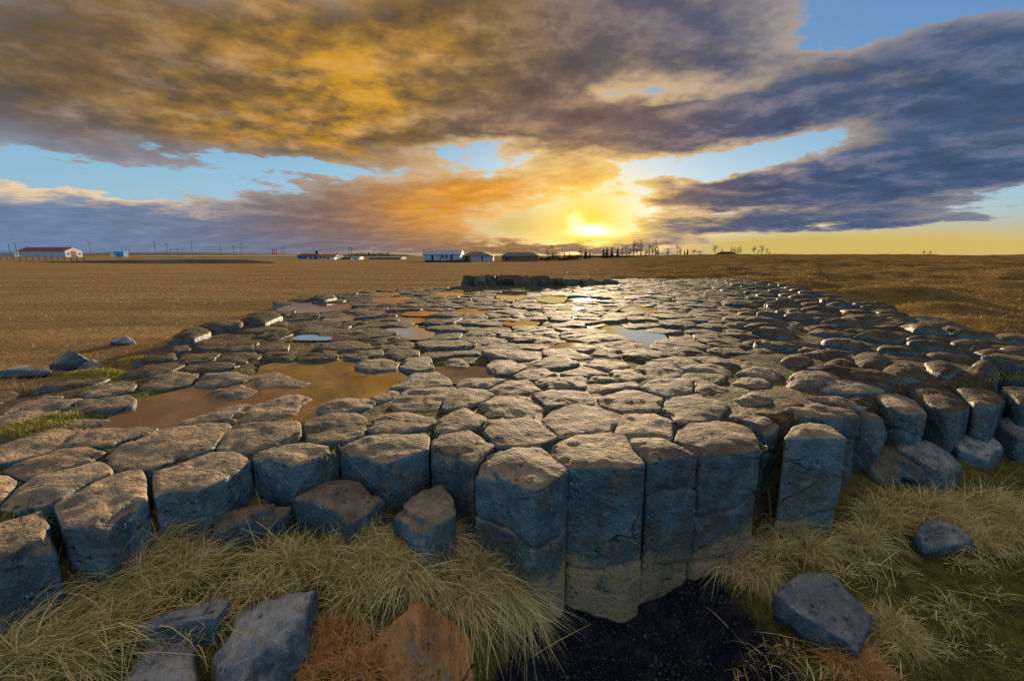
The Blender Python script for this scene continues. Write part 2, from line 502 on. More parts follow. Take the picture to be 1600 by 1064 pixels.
def mat_water():
    m, g, b, geo = material('puddle_water')
    P = geo.outputs['Position']
    n = g.noise(P, 1.3, 3, 0.5)
    c = g.mix(g.step(n, 0.40, 0.62), (0.120, 0.062, 0.028), (0.095, 0.052, 0.026))
    g.l.new(c, b.inputs['Base Color'])
    b.inputs['Roughness'].default_value = 0.03
    b.inputs['IOR'].default_value = 3.4
    bump(g, b, g.noise(P, 9.0, 2, 0.5), 0.05, 0.01)
    return m


def mat_blade(name, a, c_, d):
    m, g, b, geo = material(name)
    r = g.n.new('ShaderNodeAttribute'); r.attribute_name = 'rnd'
    t = g.n.new('ShaderNodeAttribute'); t.attribute_name = 'along'
    c = g.ramp(r.outputs['Fac'], [(0.0, a), (0.55, c_), (1.0, d)])
    c = g.mix(g.m('MULTIPLY', t.outputs['Fac'], 0.35), c, tuple(min(1, 1.4 * v) for v in d))
    g.l.new(c, b.inputs['Base Color'])
    b.inputs['Roughness'].default_value = 0.6
    b.inputs['Specular IOR Level'].default_value = 0.3
    tr = g.n.new('ShaderNodeBsdfTranslucent'); g.l.new(c, tr.inputs[0])
    mx = g.n.new('ShaderNodeMixShader'); mx.inputs[0].default_value = 0.28
    out = [n for n in g.n if n.type == 'OUTPUT_MATERIAL'][0]
    g.l.new(b.outputs[0], mx.inputs[1]); g.l.new(tr.outputs[0], mx.inputs[2]); g.l.new(mx.outputs[0], out.inputs[0])
    return m


def mat_plain(name, c, rough=0.7, vary=0.25, scale=3.0, metal=0.0, spec=0.1):
    m, g, b, geo = material(name)
    n = g.noise(geo.outputs['Position'], scale, 4, 0.6)
    g.l.new(g.mix(g.step(n, 0.3, 0.7), tuple(v * (1 - vary) for v in c), tuple(min(1, v * (1 + vary)) for v in c)), b.inputs['Base Color'])
    b.inputs['Roughness'].default_value = rough; b.inputs['Metallic'].default_value = metal
    b.inputs['Specular IOR Level'].default_value = spec
    return m


M['soil'] = mat_soil()
M['ground'] = mat_ground()
M['water'] = mat_water()
M['straw'] = mat_blade('straw_blade', (0.13, 0.08, 0.02), (0.56, 0.37, 0.14), (0.88, 0.64, 0.33))
M['straw_green'] = mat_blade('straw_green_blade', (0.10, 0.085, 0.016), (0.46, 0.31, 0.095), (0.84, 0.60, 0.27))
M['field_blade'] = mat_blade('field_blade', (0.10, 0.063, 0.027), (0.15, 0.098, 0.045), (0.19, 0.132, 0.063))
M['heath_blade'] = mat_blade('heath_blade', (0.08, 0.055, 0.02), (0.19, 0.125, 0.042), (0.30, 0.21, 0.08))
M['rust_blade'] = mat_blade('rust_blade', (0.28, 0.11, 0.02), (0.52, 0.24, 0.06), (0.60, 0.37, 0.15))
M['green_moss'] = mat_blade('green_moss_blade', (0.07, 0.10, 0.010), (0.17, 0.185, 0.018), (0.30, 0.22, 0.04))
M['moss_blade'] = mat_blade('moss_blade', (0.045, 0.058, 0.008), (0.13, 0.125, 0.018), (0.27, 0.17, 0.04))

# ------------------------------------------------------------------ the lie of the land
def px_poly(pts, z=0.0):
    return np.array([at(p[0], p[1], z)[:2] for p in pts])


OUTLINE = px_poly([(-300, 900), (-300, 650), (-40, 615), (40, 600), (150, 585), (200, 560), (230, 540), (270, 520), (390, 490), (440, 475),
                   (490, 462), (560, 456), (640, 451), (730, 447), (860, 445), (960, 437), (1140, 435), (1230, 447), (1340, 470), (1480, 500),
                   (1560, 530), (1640, 560), (1640, 650), (1530, 668), (1460, 665), (1360, 668), (1330, 690), (1225, 690), (1190, 708),
                   (1097, 710), (1007, 730), (890, 733), (838, 765), (742, 737), (738, 725), (712, 712), (667, 702), (600, 722), (550, 706),
                   (455, 725), (398, 717), (312, 765), (242, 772), (228, 782), (162, 820), (100, 824), (82, 848), (-50, 890)])


def poly_sd(p, poly):
    """signed distance to a polygon, negative inside"""
    p = np.asarray(p, float); best = np.full(len(p), 1e9); inside = np.zeros(len(p), bool)
    for a, b in zip(poly, np.roll(poly, -1, 0)):
        e = b - a; w = p - a
        t = np.clip((w @ e) / (e @ e + 1e-12), 0, 1)
        best = np.minimum(best, np.hypot(*(w - t[:, None] * e).T))
        c1 = (a[1] > p[:, 1]) != (b[1] > p[:, 1])
        with np.errstate(divide='ignore', invalid='ignore'):
            xi = (b[0] - a[0]) * (p[:, 1] - a[1]) / (b[1] - a[1]) + a[0]
        inside ^= c1 & (p[:, 0] < xi)
    return np.where(inside, -best, best)


LOW = np.array([(-2.6, 1.2, -.24), (-1.9, .9, -.26), (-1.5, 1.05, -.27), (-1.2, 1.35, -.25), (-1.0, 1.0, -.42), (-.95, 1.6, -.26), (-.6, 1.75, -.24),
                (-.45, 1.6, -.28), (-.55, 1.3, -.40), (-.15, 1.55, -.42), (-.15, 1.2, -.60), (.1, 1.3, -.78), (.4, 1.5, -.86), (.8, 1.6, -.82),
                (.7, 1.0, -.86), (0, .7, -.68), (-.8, .6, -.55), (-1.6, .5, -.42), (1.1, 1.8, -.60), (1.35, 1.95, -.54), (1.6, 2.1, -.55), (1.3, 1.4, -.61),
                (1.9, 1.9, -.56), (2.2, 2.3, -.46), (1.8, 1.2, -.62), (2.6, 1.8, -.52), (3, 2.5, -.40), (3.4, 3.2, -.22), (1.5, .6, -.70), (2.0, 2.6, -.36),
                (2.6, 2.75, -.28), (-4, 1, -.2), (5, 3, -.3), (0, -2, -.7), (4, -2, -.6), (-4, -2, -.3)])
YF_X = [-30, -8, -2, -1.4, -.9, -.2, .1, .4, 1.0, 1.5, 2.0, 2.6, 3.2, 4.2, 8, 30]
YF_Y = [1.5, 1.6, 1.45, 1.45, 1.95, 2.0, 1.8, 1.95, 2.1, 2.3, 2.6, 2.75, 3.1, 3.6, 4.5, 6]


def terrain(x, y):
    x = np.asarray(x, float); y = np.asarray(y, float)
    r = np.hypot(x, y); azd = np.degrees(np.arctan2(x, y))
    P = np.stack([x, y, np.zeros_like(x)], -1)
    # level hay field on the left and in the middle, gently falling, a low bank behind it
    fl = -0.16 - 0.10 * sstep(6, 30, r) - 0.22 * sstep(30, 90, r)
    leftup = sstep(-20, -30, azd)
    fl = fl + leftup * 0.62 * sstep(98, 150, r) + (1 - leftup) * 0.75 * sstep(120, 260, r)
    fl = fl + 0.012 * fbm(P * 0.9, 3, 5)
    # rough heath on the right rising to a long low crest
    fr = -0.10 - 0.06 * sstep(6, 16, r) + 1.02 * sstep(18, 95, r) - 0.35 * sstep(110, 250, r)
    fr = fr + 0.36 * fbm(P * 0.55, 4, 9) * sstep(4, 9, r) * (1 - 0.6 * sstep(40, 100, r)) + 0.30 * vnoise(P * 0.07, 3) * sstep(25, 60, r)
    w = sstep(0.02, 0.42, x / np.maximum(r, 0.5) + 0.05 * vnoise(P * 0.05, 21)) * sstep(-5, 3, y)
    z = fl * (1 - w) + fr * w
    # below the front of the pavement
    d2 = (x[..., None] - LOW[:, 0]) ** 2 + (y[..., None] - LOW[:, 1]) ** 2 + 0.004
    wt = d2 ** -1.6
    lo = (wt * LOW[:, 2]).sum(-1) / wt.sum(-1)
    lo = lo + 0.030 * fbm(P * 3.5, 4, 31) + 0.012 * fbm(P * 14, 3, 41)
    yf = np.interp(x, YF_X, YF_Y)
    k = sstep(yf + 0.30, yf - 0.05, y)
    z = z * (1 - k) + lo * k
    return z


def gravel_mask(x, y):
    x = np.asarray(x, float); y = np.asarray(y, float)
    yf = np.interp(x, YF_X, YF_Y)
    low = sstep(yf + 0.25, yf - 0.1, y)
    wob = .12 * fbm(np.stack([x * 2.5, y * 2.5, 0 * x], -1), 3, 401)
    pit = sstep(-0.53, -0.64, terrain(x, y) + .5 * wob) * sstep(-0.45, -0.2, x + wob) * sstep(1.35, 0.95, x + wob)
    return np.clip(low * (0.5 + 0.5 * pit), 0, 1)


def build_ground():
    nr, na = 330, 600
    r = 0.25 * (9000 / 0.25) ** (np.linspace(0, 1, nr) ** 1.0)
    # more rays towards the view
    a = np.linspace(-1, 1, na, endpoint=False)
    azr = np.sign(a) * (np.abs(a) * 70 + np.abs(a) ** 5 * 110)
    A, Rr = np.meshgrid(np.radians(azr), r)
    x, y = (Rr * np.sin(A)).ravel(), (Rr * np.cos(A)).ravel()
    z = np.concatenate([terrain(x[i:i + 20000], y[i:i + 20000]) for i in range(0, len(x), 20000)])
    rad = np.hypot(x, y)
    ins = poly_sd(np.stack([x, y], 1), OUTLINE)
    # the pavement's own bed lies over this
    z = z - 0.22 * sstep(-0.25, -0.5, ins)
    heath = sstep(0.02, 0.36, x / np.maximum(rad, .5) + 0.06 * vnoise(np.stack([x, y, 0 * x], -1) * 0.12, 8))
    near_edge = sstep(0.5, 0.0, np.abs(ins)) * 0.6
    heath = np.clip(np.maximum(heath, near_edge), 0, 1)
    gm = np.concatenate([gravel_mask(x[i:i + 20000], y[i:i + 20000]) for i in range(0, len(x), 20000)])
    idx = np.arange(nr * na).reshape(nr, na)
    nx = np.roll(idx, -1, 1)
    f = np.stack([idx[:-1], nx[:-1], nx[1:], idx[1:]], -1).reshape(-1, 4)
    v = np.stack([x, y, z], 1)
    v = np.vstack([v, [[0, 0, float(z[:na].mean())]]])
    heath = np.append(heath, 0); gm = np.append(gm, .5)
    o = mesh_obj('ground', v, f[:, ::-1].copy(), M['ground'], attr={'heath': heath, 'gravel': gm})
    tag(o, kind='structure')
    return o


ground = build_ground()

# ------------------------------------------------------------------ the pavement of basalt columns
# tops of the near columns: outline as it lies on the level z
TOPS = {
    'a1': [(-60, 850), (-20, 820), (24, 806), (63, 792), (73, 817), (82, 846), (40, 856), (-50, 885)],
    'a2': [(86, 789), (112, 770), (185, 739), (222, 735), (227, 752), (228, 780), (195, 798), (162, 820), (100, 824), (94, 806)],
    'a3': [(240, 735), (335, 704), (370, 707), (389, 718), (350, 745), (312, 764), (262, 765), (242, 772)],
    'a4': [(162, 717), (190, 696), (250, 670), (325, 662), (357, 662), (364, 670), (342, 687), (332, 700), (280, 715), (240, 730), (210, 733), (187, 732), (170, 727)],
    'a5': [(101, 696), (120, 676), (135, 670), (220, 667), (246, 669), (217, 680), (185, 690), (170, 697), (125, 696)],
    'a6': [(-40, 712), (0, 697), (37, 682), (75, 667), (107, 664), (132, 669), (120, 680), (100, 695), (62, 708), (0, 725), (-40, 738)],
    'a7': [(5, 732), (32, 720), (87, 700), (140, 699), (162, 705), (140, 720), (100, 730), (57, 745), (42, 747), (25, 740)],
    'a8': [(0, 792), (20, 770), (50, 745), (100, 732), (152, 721), (172, 732), (170, 740), (125, 757), (95, 775), (62, 787), (25, 791)],
    'a9': [(-40, 750), (0, 745), (12, 746), (22, 752), (12, 770), (0, 782), (-40, 795)],
    'a10': [(32, 637), (75, 625), (125, 622), (130, 625), (112, 635), (95, 640), (40, 642)],
    'a11': [(-30, 650), (0, 648), (32, 640), (95, 641), (87, 647), (55, 653), (0, 668), (-30, 675)],
    'a12': [(-30, 645), (0, 642), (30, 627), (75, 616), (97, 617), (95, 621), (37, 635), (0, 646)],
    'a13': [(100, 642), (125, 627), (200, 619), (212, 625), (207, 635), (150, 642), (110, 646)],
    'a14': [(122, 616), (150, 605), (200, 597), (212, 602), (207, 610), (160, 620), (135, 621)],
    'a15': [(50, 607), (90, 597), (160, 590), (170, 592), (140, 602), (95, 607)],
    'a16': [(187, 588), (225, 570), (275, 566), (287, 570), (277, 577), (225, 589), (195, 590)],
    'a17': [(215, 607), (230, 590), (275, 580), (312, 584), (297, 599), (262, 606), (225, 610)],
    'a18': [(278, 578), (292, 569), (362, 566), (375, 571), (342, 580), (312, 584)],
    'a19': [(302, 600), (320, 585), (375, 581), (397, 590), (375, 596), (325, 602)],
    'a20': [(322, 610), (342, 601), (380, 597), (402, 607), (382, 620), (345, 622)],
    'a21': [(385, 584), (430, 577), (455, 588), (490, 595), (470, 603), (430, 602), (400, 604)],
    'a22': [(205, 565), (240, 553), (270, 551), (275, 560), (225, 568)],
    'a23': [(268, 562), (290, 551), (345, 550), (335, 562), (290, 567)],
    'a24': [(340, 563), (352, 550), (405, 549), (408, 558), (378, 568)],
    'a25': [(408, 560), (412, 549), (460, 549), (468, 556), (455, 562)],
    'a26': [(462, 562), (470, 552), (525, 552), (529, 558), (500, 563), (475, 564)],
    'a27': [(232, 550), (250, 541), (290, 538), (298, 546), (270, 551)],
    'a28': [(300, 546), (310, 536), (350, 534), (355, 546)],
    'a29': [(345, 545), (360, 536), (405, 535), (395, 546), (365, 549)],
    'a30': [(395, 548), (405, 537), (452, 536), (450, 547), (410, 549)],
    'a31': [(400, 525), (415, 513), (445, 512), (458, 522), (430, 530)],
    'b0': [(252, 668), (275, 652), (345, 632), (385, 627), (398, 630), (385, 642), (372, 655), (310, 663)],
    'b1': [(385, 632), (447, 610), (470, 610), (488, 620), (470, 630), (462, 645), (425, 650), (372, 656), (380, 642)],
    'b2': [(340, 697), (352, 678), (370, 664), (400, 660), (467, 656), (471, 678), (440, 693), (395, 705), (365, 706), (345, 702)],
    'b3': [(476, 657), (520, 645), (555, 645), (575, 654), (567, 677), (540, 685), (500, 689), (480, 685)],
    'b4': [(495, 636), (525, 622), (575, 622), (585, 628), (572, 637), (535, 643), (500, 643)],
    'b5': [(573, 620), (612, 606), (630, 609), (617, 620), (595, 626), (582, 624)],
    'b6': [(609, 632), (632, 610), (675, 604), (712, 605), (695, 625), (680, 640), (637, 640), (612, 636)],
    'b7': [(608, 604), (645, 584), (682, 581), (707, 596), (702, 601), (662, 606), (632, 607)],
    'b7b': [(712, 604), (720, 592), (770, 590), (790, 593), (765, 604)],
    'b8': [(690, 638), (697, 620), (715, 607), (755, 606), (772, 616), (742, 635), (700, 640)],
    'b9': [(678, 673), (690, 650), (725, 637), (762, 652), (745, 668), (700, 673)],
    'b10': [(576, 660), (590, 647), (637, 642), (677, 650), (679, 657), (665, 667), (625, 674), (585, 675), (575, 670)],
    'b11': [(397, 710), (430, 698), (475, 688), (528, 696), (490, 713), (455, 725), (430, 720), (398, 716)],
    'b12': [(530, 695), (570, 680), (662, 674), (671, 682), (667, 700), (640, 708), (600, 722), (570, 710), (550, 705)],
    'b13': [(674, 701), (677, 677), (732, 670), (772, 697), (755, 715), (738, 725), (712, 710)],
    'b17': [(553, 573), (565, 561), (605, 558), (622, 566), (618, 575), (580, 578)],
    'b18': [(622, 574), (635, 560), (672, 557), (678, 573), (650, 579)],
    'b19': [(535, 558), (550, 548), (597, 545), (600, 553), (560, 562)],
    'b20': [(600, 553), (605, 547), (655, 546), (655, 555), (622, 560)],
    'b21': [(690, 567), (695, 558), (720, 556), (733, 568), (728, 572), (698, 572)],
    'b22': [(760, 573), (770, 564), (800, 562), (823, 572), (805, 582), (775, 586)],
    'c1': [(742, 733), (760, 715), (800, 700), (845, 699), (887, 733), (870, 746), (838, 763), (815, 758), (795, 748), (765, 738)],
    'c2': [(855, 705), (875, 690), (900, 680), (940, 677), (975, 682), (985, 700), (1007, 725), (980, 731), (925, 729), (890, 731)],
    'c3': [(985, 687), (1040, 685), (1090, 711), (1050, 716), (1012, 721), (995, 705)],
    'c4': [(1055, 685), (1062, 670), (1082, 661), (1115, 657), (1145, 660), (1175, 670), (1188, 701), (1150, 707), (1097, 709), (1075, 700)],
    'c5': [(847, 655), (865, 640), (910, 630), (970, 646), (960, 677), (900, 679), (872, 680), (862, 667)],
    'c6': [(960, 677), (975, 646), (1015, 642), (1050, 654), (1051, 682), (1012, 686), (980, 684)],
    'c7': [(1034, 645), (1040, 620), (1092, 616), (1140, 635), (1122, 655), (1075, 662), (1056, 662), (1050, 650)],
    'c8': [(932, 620), (985, 607), (1035, 620), (1031, 641), (980, 644), (940, 632)],
    'c9': [(833, 617), (867, 606), (910, 607), (928, 620), (927, 630), (875, 635), (855, 637)],
    'c10': [(748, 635), (773, 620), (833, 618), (853, 640), (830, 652), (763, 652)],
    'c11': [(755, 670), (763, 655), (826, 650), (870, 682), (840, 697), (776, 698)],
    'c12': [(763, 608), (793, 595), (823, 593), (846, 607), (826, 615), (780, 617)],
    'c13': [(835, 597), (853, 588), (916, 588), (915, 606), (860, 608)],
    'c14': [(914, 607), (920, 599), (995, 597), (999, 605), (955, 611), (927, 614)],
    'c15': [(919, 596), (925, 589), (955, 589), (968, 595)],
    'c16': [(1000, 605), (1020, 595), (1065, 590), (1082, 595), (1082, 612), (1042, 619), (1015, 612)],
    'c17': [(1087, 597), (1107, 595), (1142, 609), (1130, 616), (1100, 614), (1088, 610)],
    'c18': [(801, 586), (820, 577), (852, 576), (872, 585), (850, 594), (815, 594)],
    'c19': [(874, 584), (907, 571), (935, 574), (950, 585), (920, 589), (887, 588)],
    'c20': [(951, 583), (960, 577), (990, 575), (1015, 592), (990, 596), (955, 590)],
    'c21': [(992, 574), (1010, 566), (1050, 567), (1070, 579), (1062, 588), (1020, 592)],
    'c22': [(910, 569), (930, 561), (975, 565), (985, 572), (950, 579), (930, 575)],
    'c23': [(830, 567), (855, 556), (885, 556), (908, 568), (880, 575), (845, 574)],
    'c24': [(1135, 650), (1154, 638), (1178, 641), (1216, 662), (1197, 670), (1178, 662)],
    'c25': [(1227, 683), (1238, 667), (1262, 661), (1300, 665), (1322, 685), (1287, 684), (1262, 684)],
    'd2a': [(1227, 643), (1250, 632), (1280, 627), (1325, 634), (1338, 650), (1300, 652), (1250, 650)],
    'd2b': [(1262, 624), (1307, 616), (1332, 619), (1352, 629), (1330, 633), (1282, 626)],
    'd3': [(1280, 612), (1300, 595), (1330, 591), (1360, 597), (1382, 607), (1350, 612), (1310, 615)],
    'd4': [(1362, 604), (1395, 594), (1432, 604), (1452, 632), (1425, 642), (1385, 628)],
    'd5': [(1420, 602), (1442, 588), (1482, 586), (1508, 602), (1518, 628), (1490, 640), (1450, 624)],
    'd6': [(1498, 600), (1520, 590), (1556, 593), (1572, 610), (1556, 628), (1526, 628)],
    'd7': [(1566, 600), (1600, 590), (1640, 595), (1650, 618), (1600, 624)],
    'd11': [(1225, 598), (1238, 584), (1275, 578), (1318, 587), (1315, 595), (1282, 606), (1240, 607)],
    'd12': [(1283, 575), (1300, 563), (1325, 560), (1347, 575), (1330, 582), (1295, 582)],
    'd13': [(1322, 562), (1345, 552), (1375, 552), (1392, 562), (1375, 580), (1350, 578)],
    'd14': [(1372, 585), (1395, 568), (1425, 563), (1455, 580), (1440, 592), (1400, 594)],
    'd15': [(1440, 568), (1465, 561), (1490, 565), (1507, 580), (1480, 590), (1455, 582)],
    'd16': [(1505, 578), (1530, 565), (1560, 570), (1562, 580), (1530, 586)],
    'e1': [(1142, 600), (1155, 590), (1180, 588), (1205, 596), (1200, 606), (1160, 607)],
    'e2': [(1150, 583), (1175, 574), (1215, 578), (1225, 590), (1190, 592)],
    'e3': [(1140, 626), (1165, 615), (1195, 612), (1216, 622), (1212, 634), (1170, 638)],
    'e4': [(1218, 568), (1228, 554), (1262, 552), (1274, 566), (1250, 572)],
    'e5': [(1164, 552), (1180, 545), (1210, 545), (1215, 554), (1185, 558)],
}
LOWER = {   # the step below the front row
    'b14': (-.13, [(457, 780), (512, 752), (570, 750), (600, 785), (570, 802), (540, 818), (525, 797), (497, 787)]),
    'b15': (-.14, [(610, 799), (660, 762), (690, 757), (708, 779), (711, 796), (660, 828), (636, 816)]),
    'b16': (-.16, [(334, 827), (342, 806), (400, 789), (455, 786), (440, 800), (390, 812), (350, 828)]),
    'l1': (.04, [(268, 528), (285, 512), (320, 508), (330, 520), (300, 532)]),
    'l2': (.05, [(305, 510), (320, 502), (375, 498), (380, 508), (340, 514)]),
    'l3': (.05, [(383, 500), (395, 487), (430, 484), (442, 495), (410, 506)]),
    'l4': (.05, [(486, 468), (492, 460), (520, 459), (526, 466), (505, 470)]),
}
FRONT = {'a1': .6, 'a2': .6, 'a3': .55, 'b11': .5, 'b12': .5, 'b13': .55, 'c1': .95, 'c2': .98, 'c3': .98, 'c4': .85, 'c24': .8, 'c25': .9, 'd2a': .8, 'd2b': .7,
         'd3': .6, 'd4': .55, 'd5': .5, 'd6': .45, 'd7': .4, 'b14': .5, 'b15': .5, 'b16': .5, 'l1': .35, 'l2': .35, 'l3': .35, 'l4': .3}
CRACKS = {'c1': (-.22,), 'c2': (-.50,), 'c3': (-.17, -.55), 'c4': (-.26, -.50), 'c24': (-.16, -.24), 'c25': (-.42,), 'd2a': (-.12, -.30), 'd2b': (-.14,), 'd3': (-.12, -.3),
          'a2': (-.22,), 'b11': (-.2,), 'd4': (-.2,)}

POOLS = [
    [(130, 674), (200, 630), (250, 612), (300, 600), (400, 585), (405, 568), (500, 559), (560, 560), (640, 578), (632, 604), (574, 636), (490, 653), (380, 656), (250, 682)],
    [(640, 580), (690, 568), (770, 572), (775, 590), (700, 602)],
    [(935, 512), (960, 507), (1030, 515), (1050, 533), (1035, 546), (990, 546), (955, 535)],
    [(585, 526), (600, 514), (640, 510), (684, 518), (675, 531), (625, 532)],
    [(620, 492), (650, 484), (705, 485), (690, 493), (650, 495)],
    [(425, 484), (460, 475), (500, 472), (560, 477), (540, 486), (450, 491)],
    [(498, 502), (520, 493), (565, 495), (545, 503)],
    [(450, 532), (470, 523), (515, 525), (520, 533)],
    [(780, 506), (795, 501), (845, 503), (840, 511), (800, 511)],
    [(772, 466), (778, 455), (826, 456), (822, 464), (805, 472)],
    [(835, 469), (850, 462), (890, 464), (880, 474), (855, 474)],
    [(865, 496), (880, 489), (912, 492), (905, 501)],
    [(672, 462), (690, 457), (738, 459), (730, 464)],
    [(572, 472), (590, 465), (650, 466), (640, 474), (600, 476)],
    [(595, 508), (620, 497), (665, 497), (660, 507)],
    [(965, 486), (985, 479), (1025, 482), (1040, 492), (1000, 492)],
    [(752, 552), (765, 544), (802, 547), (798, 553)],
    [(560, 462), (590, 457), (640, 458), (620, 464)],
    [(860, 545), (880, 535), (915, 538), (905, 548)],
    [(500, 551), (520, 540), (535, 545), (528, 552)],
    [(1000, 505), (1040, 497), (1060, 502), (1040, 510)],
]
SEED_PX = [(x / 4 + 1200, y / 4 + 440) for x, y in [
    (95, 150), (270, 150), (400, 185), (455, 150), (530, 215), (680, 170), (355, 240), (475, 265), (770, 225), (790, 265), (990, 255), (1010, 310), (615, 300),
    (750, 300), (420, 310), (280, 325), (840, 325), (690, 345), (110, 280), (200, 370), (90, 400), (400, 400), (540, 390), (250, 420), (840, 420),
    (1200, 345), (960, 380), (1290, 420), (1110, 445), (400, 460), (1250, 300), (1550, 330), (1500, 410), (1360, 360)]]


def area_centroid(p):
    x, y = p.T; x1, y1 = np.roll(x, -1), np.roll(y, -1)
    c = x * y1 - x1 * y; A = c.sum() / 2
    return A, np.array([((x + x1) * c).sum(), ((y + y1) * c).sum()]) / (6 * A)


def clip(poly, p, n):
    """keep the side of the line through p where (q-p).n < 0"""
    out = []
    d = (poly - p) @ n
    for i in range(len(poly)):
        j = (i + 1) % len(poly)
        if d[i] <= 0: out.append(poly[i])
        if d[i] * d[j] < 0: out.append(poly[i] + (poly[j] - poly[i]) * d[i] / (d[i] - d[j]))
    return np.array(out)


def corner_cut(p, k=0.13):
    q = np.roll(p, -1, 0)
    return np.stack([p * (1 - k) + q * k, p * k + q * (1 - k)], 1).reshape(-1, 2)


def resample(p, n):
    q = np.vstack([p, p[:1]]); L = np.r_[0, np.cumsum(np.hypot(*np.diff(q, axis=0).T))]
    t = np.linspace(0, L[-1], n, endpoint=False)
    return np.stack([np.interp(t, L, q[:, 0]), np.interp(t, L, q[:, 1])], 1)


def column_geo(poly, ztop, depth, dome=.015, bevel=.014, gap=.008, tilt=(0, 0), n=40, nring=7, cracks=(), seed=0, flare=0.0, rough=1.0, fine_side=True, cc=.06):
    A, c = area_centroid(poly)
    if A < 0: poly = poly[::-1]
    size = math.sqrt(abs(A))
    p = poly + (c - poly) / np.linalg.norm(c - poly, axis=1)[:, None] * gap
    p = resample(corner_cut(corner_cut(p, cc), .22), n)
    rel = p - c
    tl = np.array(tilt)
    # shape of the top
    S = list(np.linspace(0, 1, nring + 1)[1:] ** 0.75)
    b_in = max(.6, 1 - bevel * 2.6 / (size * .5))
    S = [s * b_in for s in S] + [b_in + (1 - b_in) * t for t in (.35, .65, .86, 1.0)]
    rows = []
    for s in S:
        e = max(0.0, (s - b_in) / (1 - b_in))
        z = dome * (1 - s * s) - bevel * (1 - math.sqrt(max(0, 1 - e * e)))
        rows.append((rel * s, np.full(n, z), 0.0))
    # sides
    zs = []
    if depth > .02:
        step = .035 if fine_side else .12
        k = max(1, int(depth / step))
        zs = list(-bevel - (depth) * (np.arange(1, k + 1) / k) ** (1.0 if fine_side else 1.3))
        for zc in cracks:
            zs = [z for z in zs if abs(z - zc) > .02] + [zc + .016, zc + .005, zc, zc - .005, zc - .016]
        zs.sort(reverse=True)
    th = _hash(np.array([seed]), np.array([3]), np.array([5]), 1)[0] * 6.28
    for z in zs:
        rad = 1.0 + flare * (-z)
        g_ = 0.0; lvl = 0
        for q, zc in enumerate(cracks):
            g_ = max(g_, math.exp(-((z - zc) / .0055) ** 2) * .013)
            if z < zc: lvl += 1
        sh = np.array([math.cos(th + lvl * 2.1), math.sin(th + lvl * 2.1)]) * (.007 * lvl if lvl else 0)
        L = np.linalg.norm(rel, axis=1)[:, None]
        rows.append((rel * rad - rel / L * g_ + sh, np.full(n, z), 1.0))
    V = [np.array([[c[0], c[1], ztop + dome]])]
    ct = np.array([math.cos(th), math.sin(th)]) * (.16 if cracks else .05)
    for xy, z, sd in rows:
        ztilt = xy @ tl
        zz = ztop + z + ztilt
        if sd: zz = zz + ((xy @ ct) + .05 * fbm(np.c_[xy * 7, 0 * xy[:, 0] + seed], 2, 55)) * sstep(.03, .16, -z)
        V.append(np.stack([c[0] + xy[:, 0], c[1] + xy[:, 1], zz], 1))
    V = np.vstack(V)
    P3 = V + seed * 0.37
    # uneven weathered relief
    w = np.r_[1.0, np.concatenate([np.full(n, 0.35 if sd else 1.0) for _, _, sd in rows])]
    V[:, 2] += rough * w * (.012 * fbm(P3 * 5.0, 2, 51) + .0075 * fbm(P3 * 15.0, 3, 52))
    side = np.r_[0.0, np.concatenate([np.full(n, 1.0 if sd else 0.0) for _, _, sd in rows])]
    edge = np.r_[0.0, np.concatenate([np.full(n, 1.0 if (sd or s > b_in) else (s / b_in) ** 2) for (xy, _, sd), s in zip(rows, S + [1] * len(zs))])]
    out = V[:, :2] - c
    out = out / (np.linalg.norm(out, axis=1)[:, None] + 1e-6)
    disp = edge * rough * (.008 * fbm(P3 * np.array([4, 4, 2.0]), 2, 61) + .0045 * fbm(P3 * 16, 3, 62))
    V[:, :2] += out * disp[:, None]
    # chipped rims
    rim = np.r_[0.0, np.concatenate([np.full(n, (1.0 if s > b_in * .97 else 0.0) if not sd else float(np.clip(1 + (z[0] + bevel) / .05, 0, 1))) for (xy, z, sd), s in zip(rows, S + [1] * len(zs))])]
    chip = sstep(.22, .50, fbm(P3 * 8.0, 2, 66)) * rim
    V[:, 2] -= .022 * chip
    V[:, :2] -= out * (.014 * chip)[:, None]
    nr = len(rows)
    F = [(0, 1 + i, 1 + (i + 1) % n) for i in range(n)]
    for r_ in range(nr - 1):
        a, b = 1 + r_ * n, 1 + (r_ + 1) * n
        for i in range(n):
            j = (i + 1) % n
            F.append((a + i, b + i, b + j, a + j))
    return V, F


# ---- where the columns stand
traced = []      # (name, polygon, ztop, depth)
for k, pts in TOPS.items():
    traced.append((k, px_poly(pts, 0.0), 0.0))
for k, (z, pts) in LOWER.items():
    traced.append((k, px_poly(pts, z), z))
pools = [px_poly(p, -0.01) for p in POOLS]
big_pools = [pools[i] for i in (0, 1, 2)]

tc_ = np.array([area_centroid(p)[1] for _, p, z in traced if z == 0.0])
hand = np.array([at(x, y, 0.02)[:2] for x, y in SEED_PX])
seeds = [tuple(q) for q in hand if np.min(np.hypot(*(tc_ - q).T)) > .24]
sp = .375
gx, gy = np.meshgrid(np.arange(-7, 12, sp), np.arange(1.6, 20, sp * .87))
gx = gx + (np.arange(gx.shape[0]) % 2)[:, None] * sp / 2
cand = np.stack([gx.ravel(), gy.ravel()], 1)
cand = cand + rng.uniform(-.125, .125, cand.shape)
sd_out = poly_sd(cand, OUTLINE)
keep = sd_out < -.08
for _, p, z in traced:
    keep &= poly_sd(cand, p) > (.09 if z == 0 else .0)
for p in big_pools:
    keep &= poly_sd(cand, p) > .02
for p in pools[3:]:
    keep &= poly_sd(cand, p) > .07
BROKEN = px_poly([(1222, 700), (1226, 646), (1345, 628), (1385, 606), (1420, 596), (1640, 588), (1640, 760), (1350, 760)])
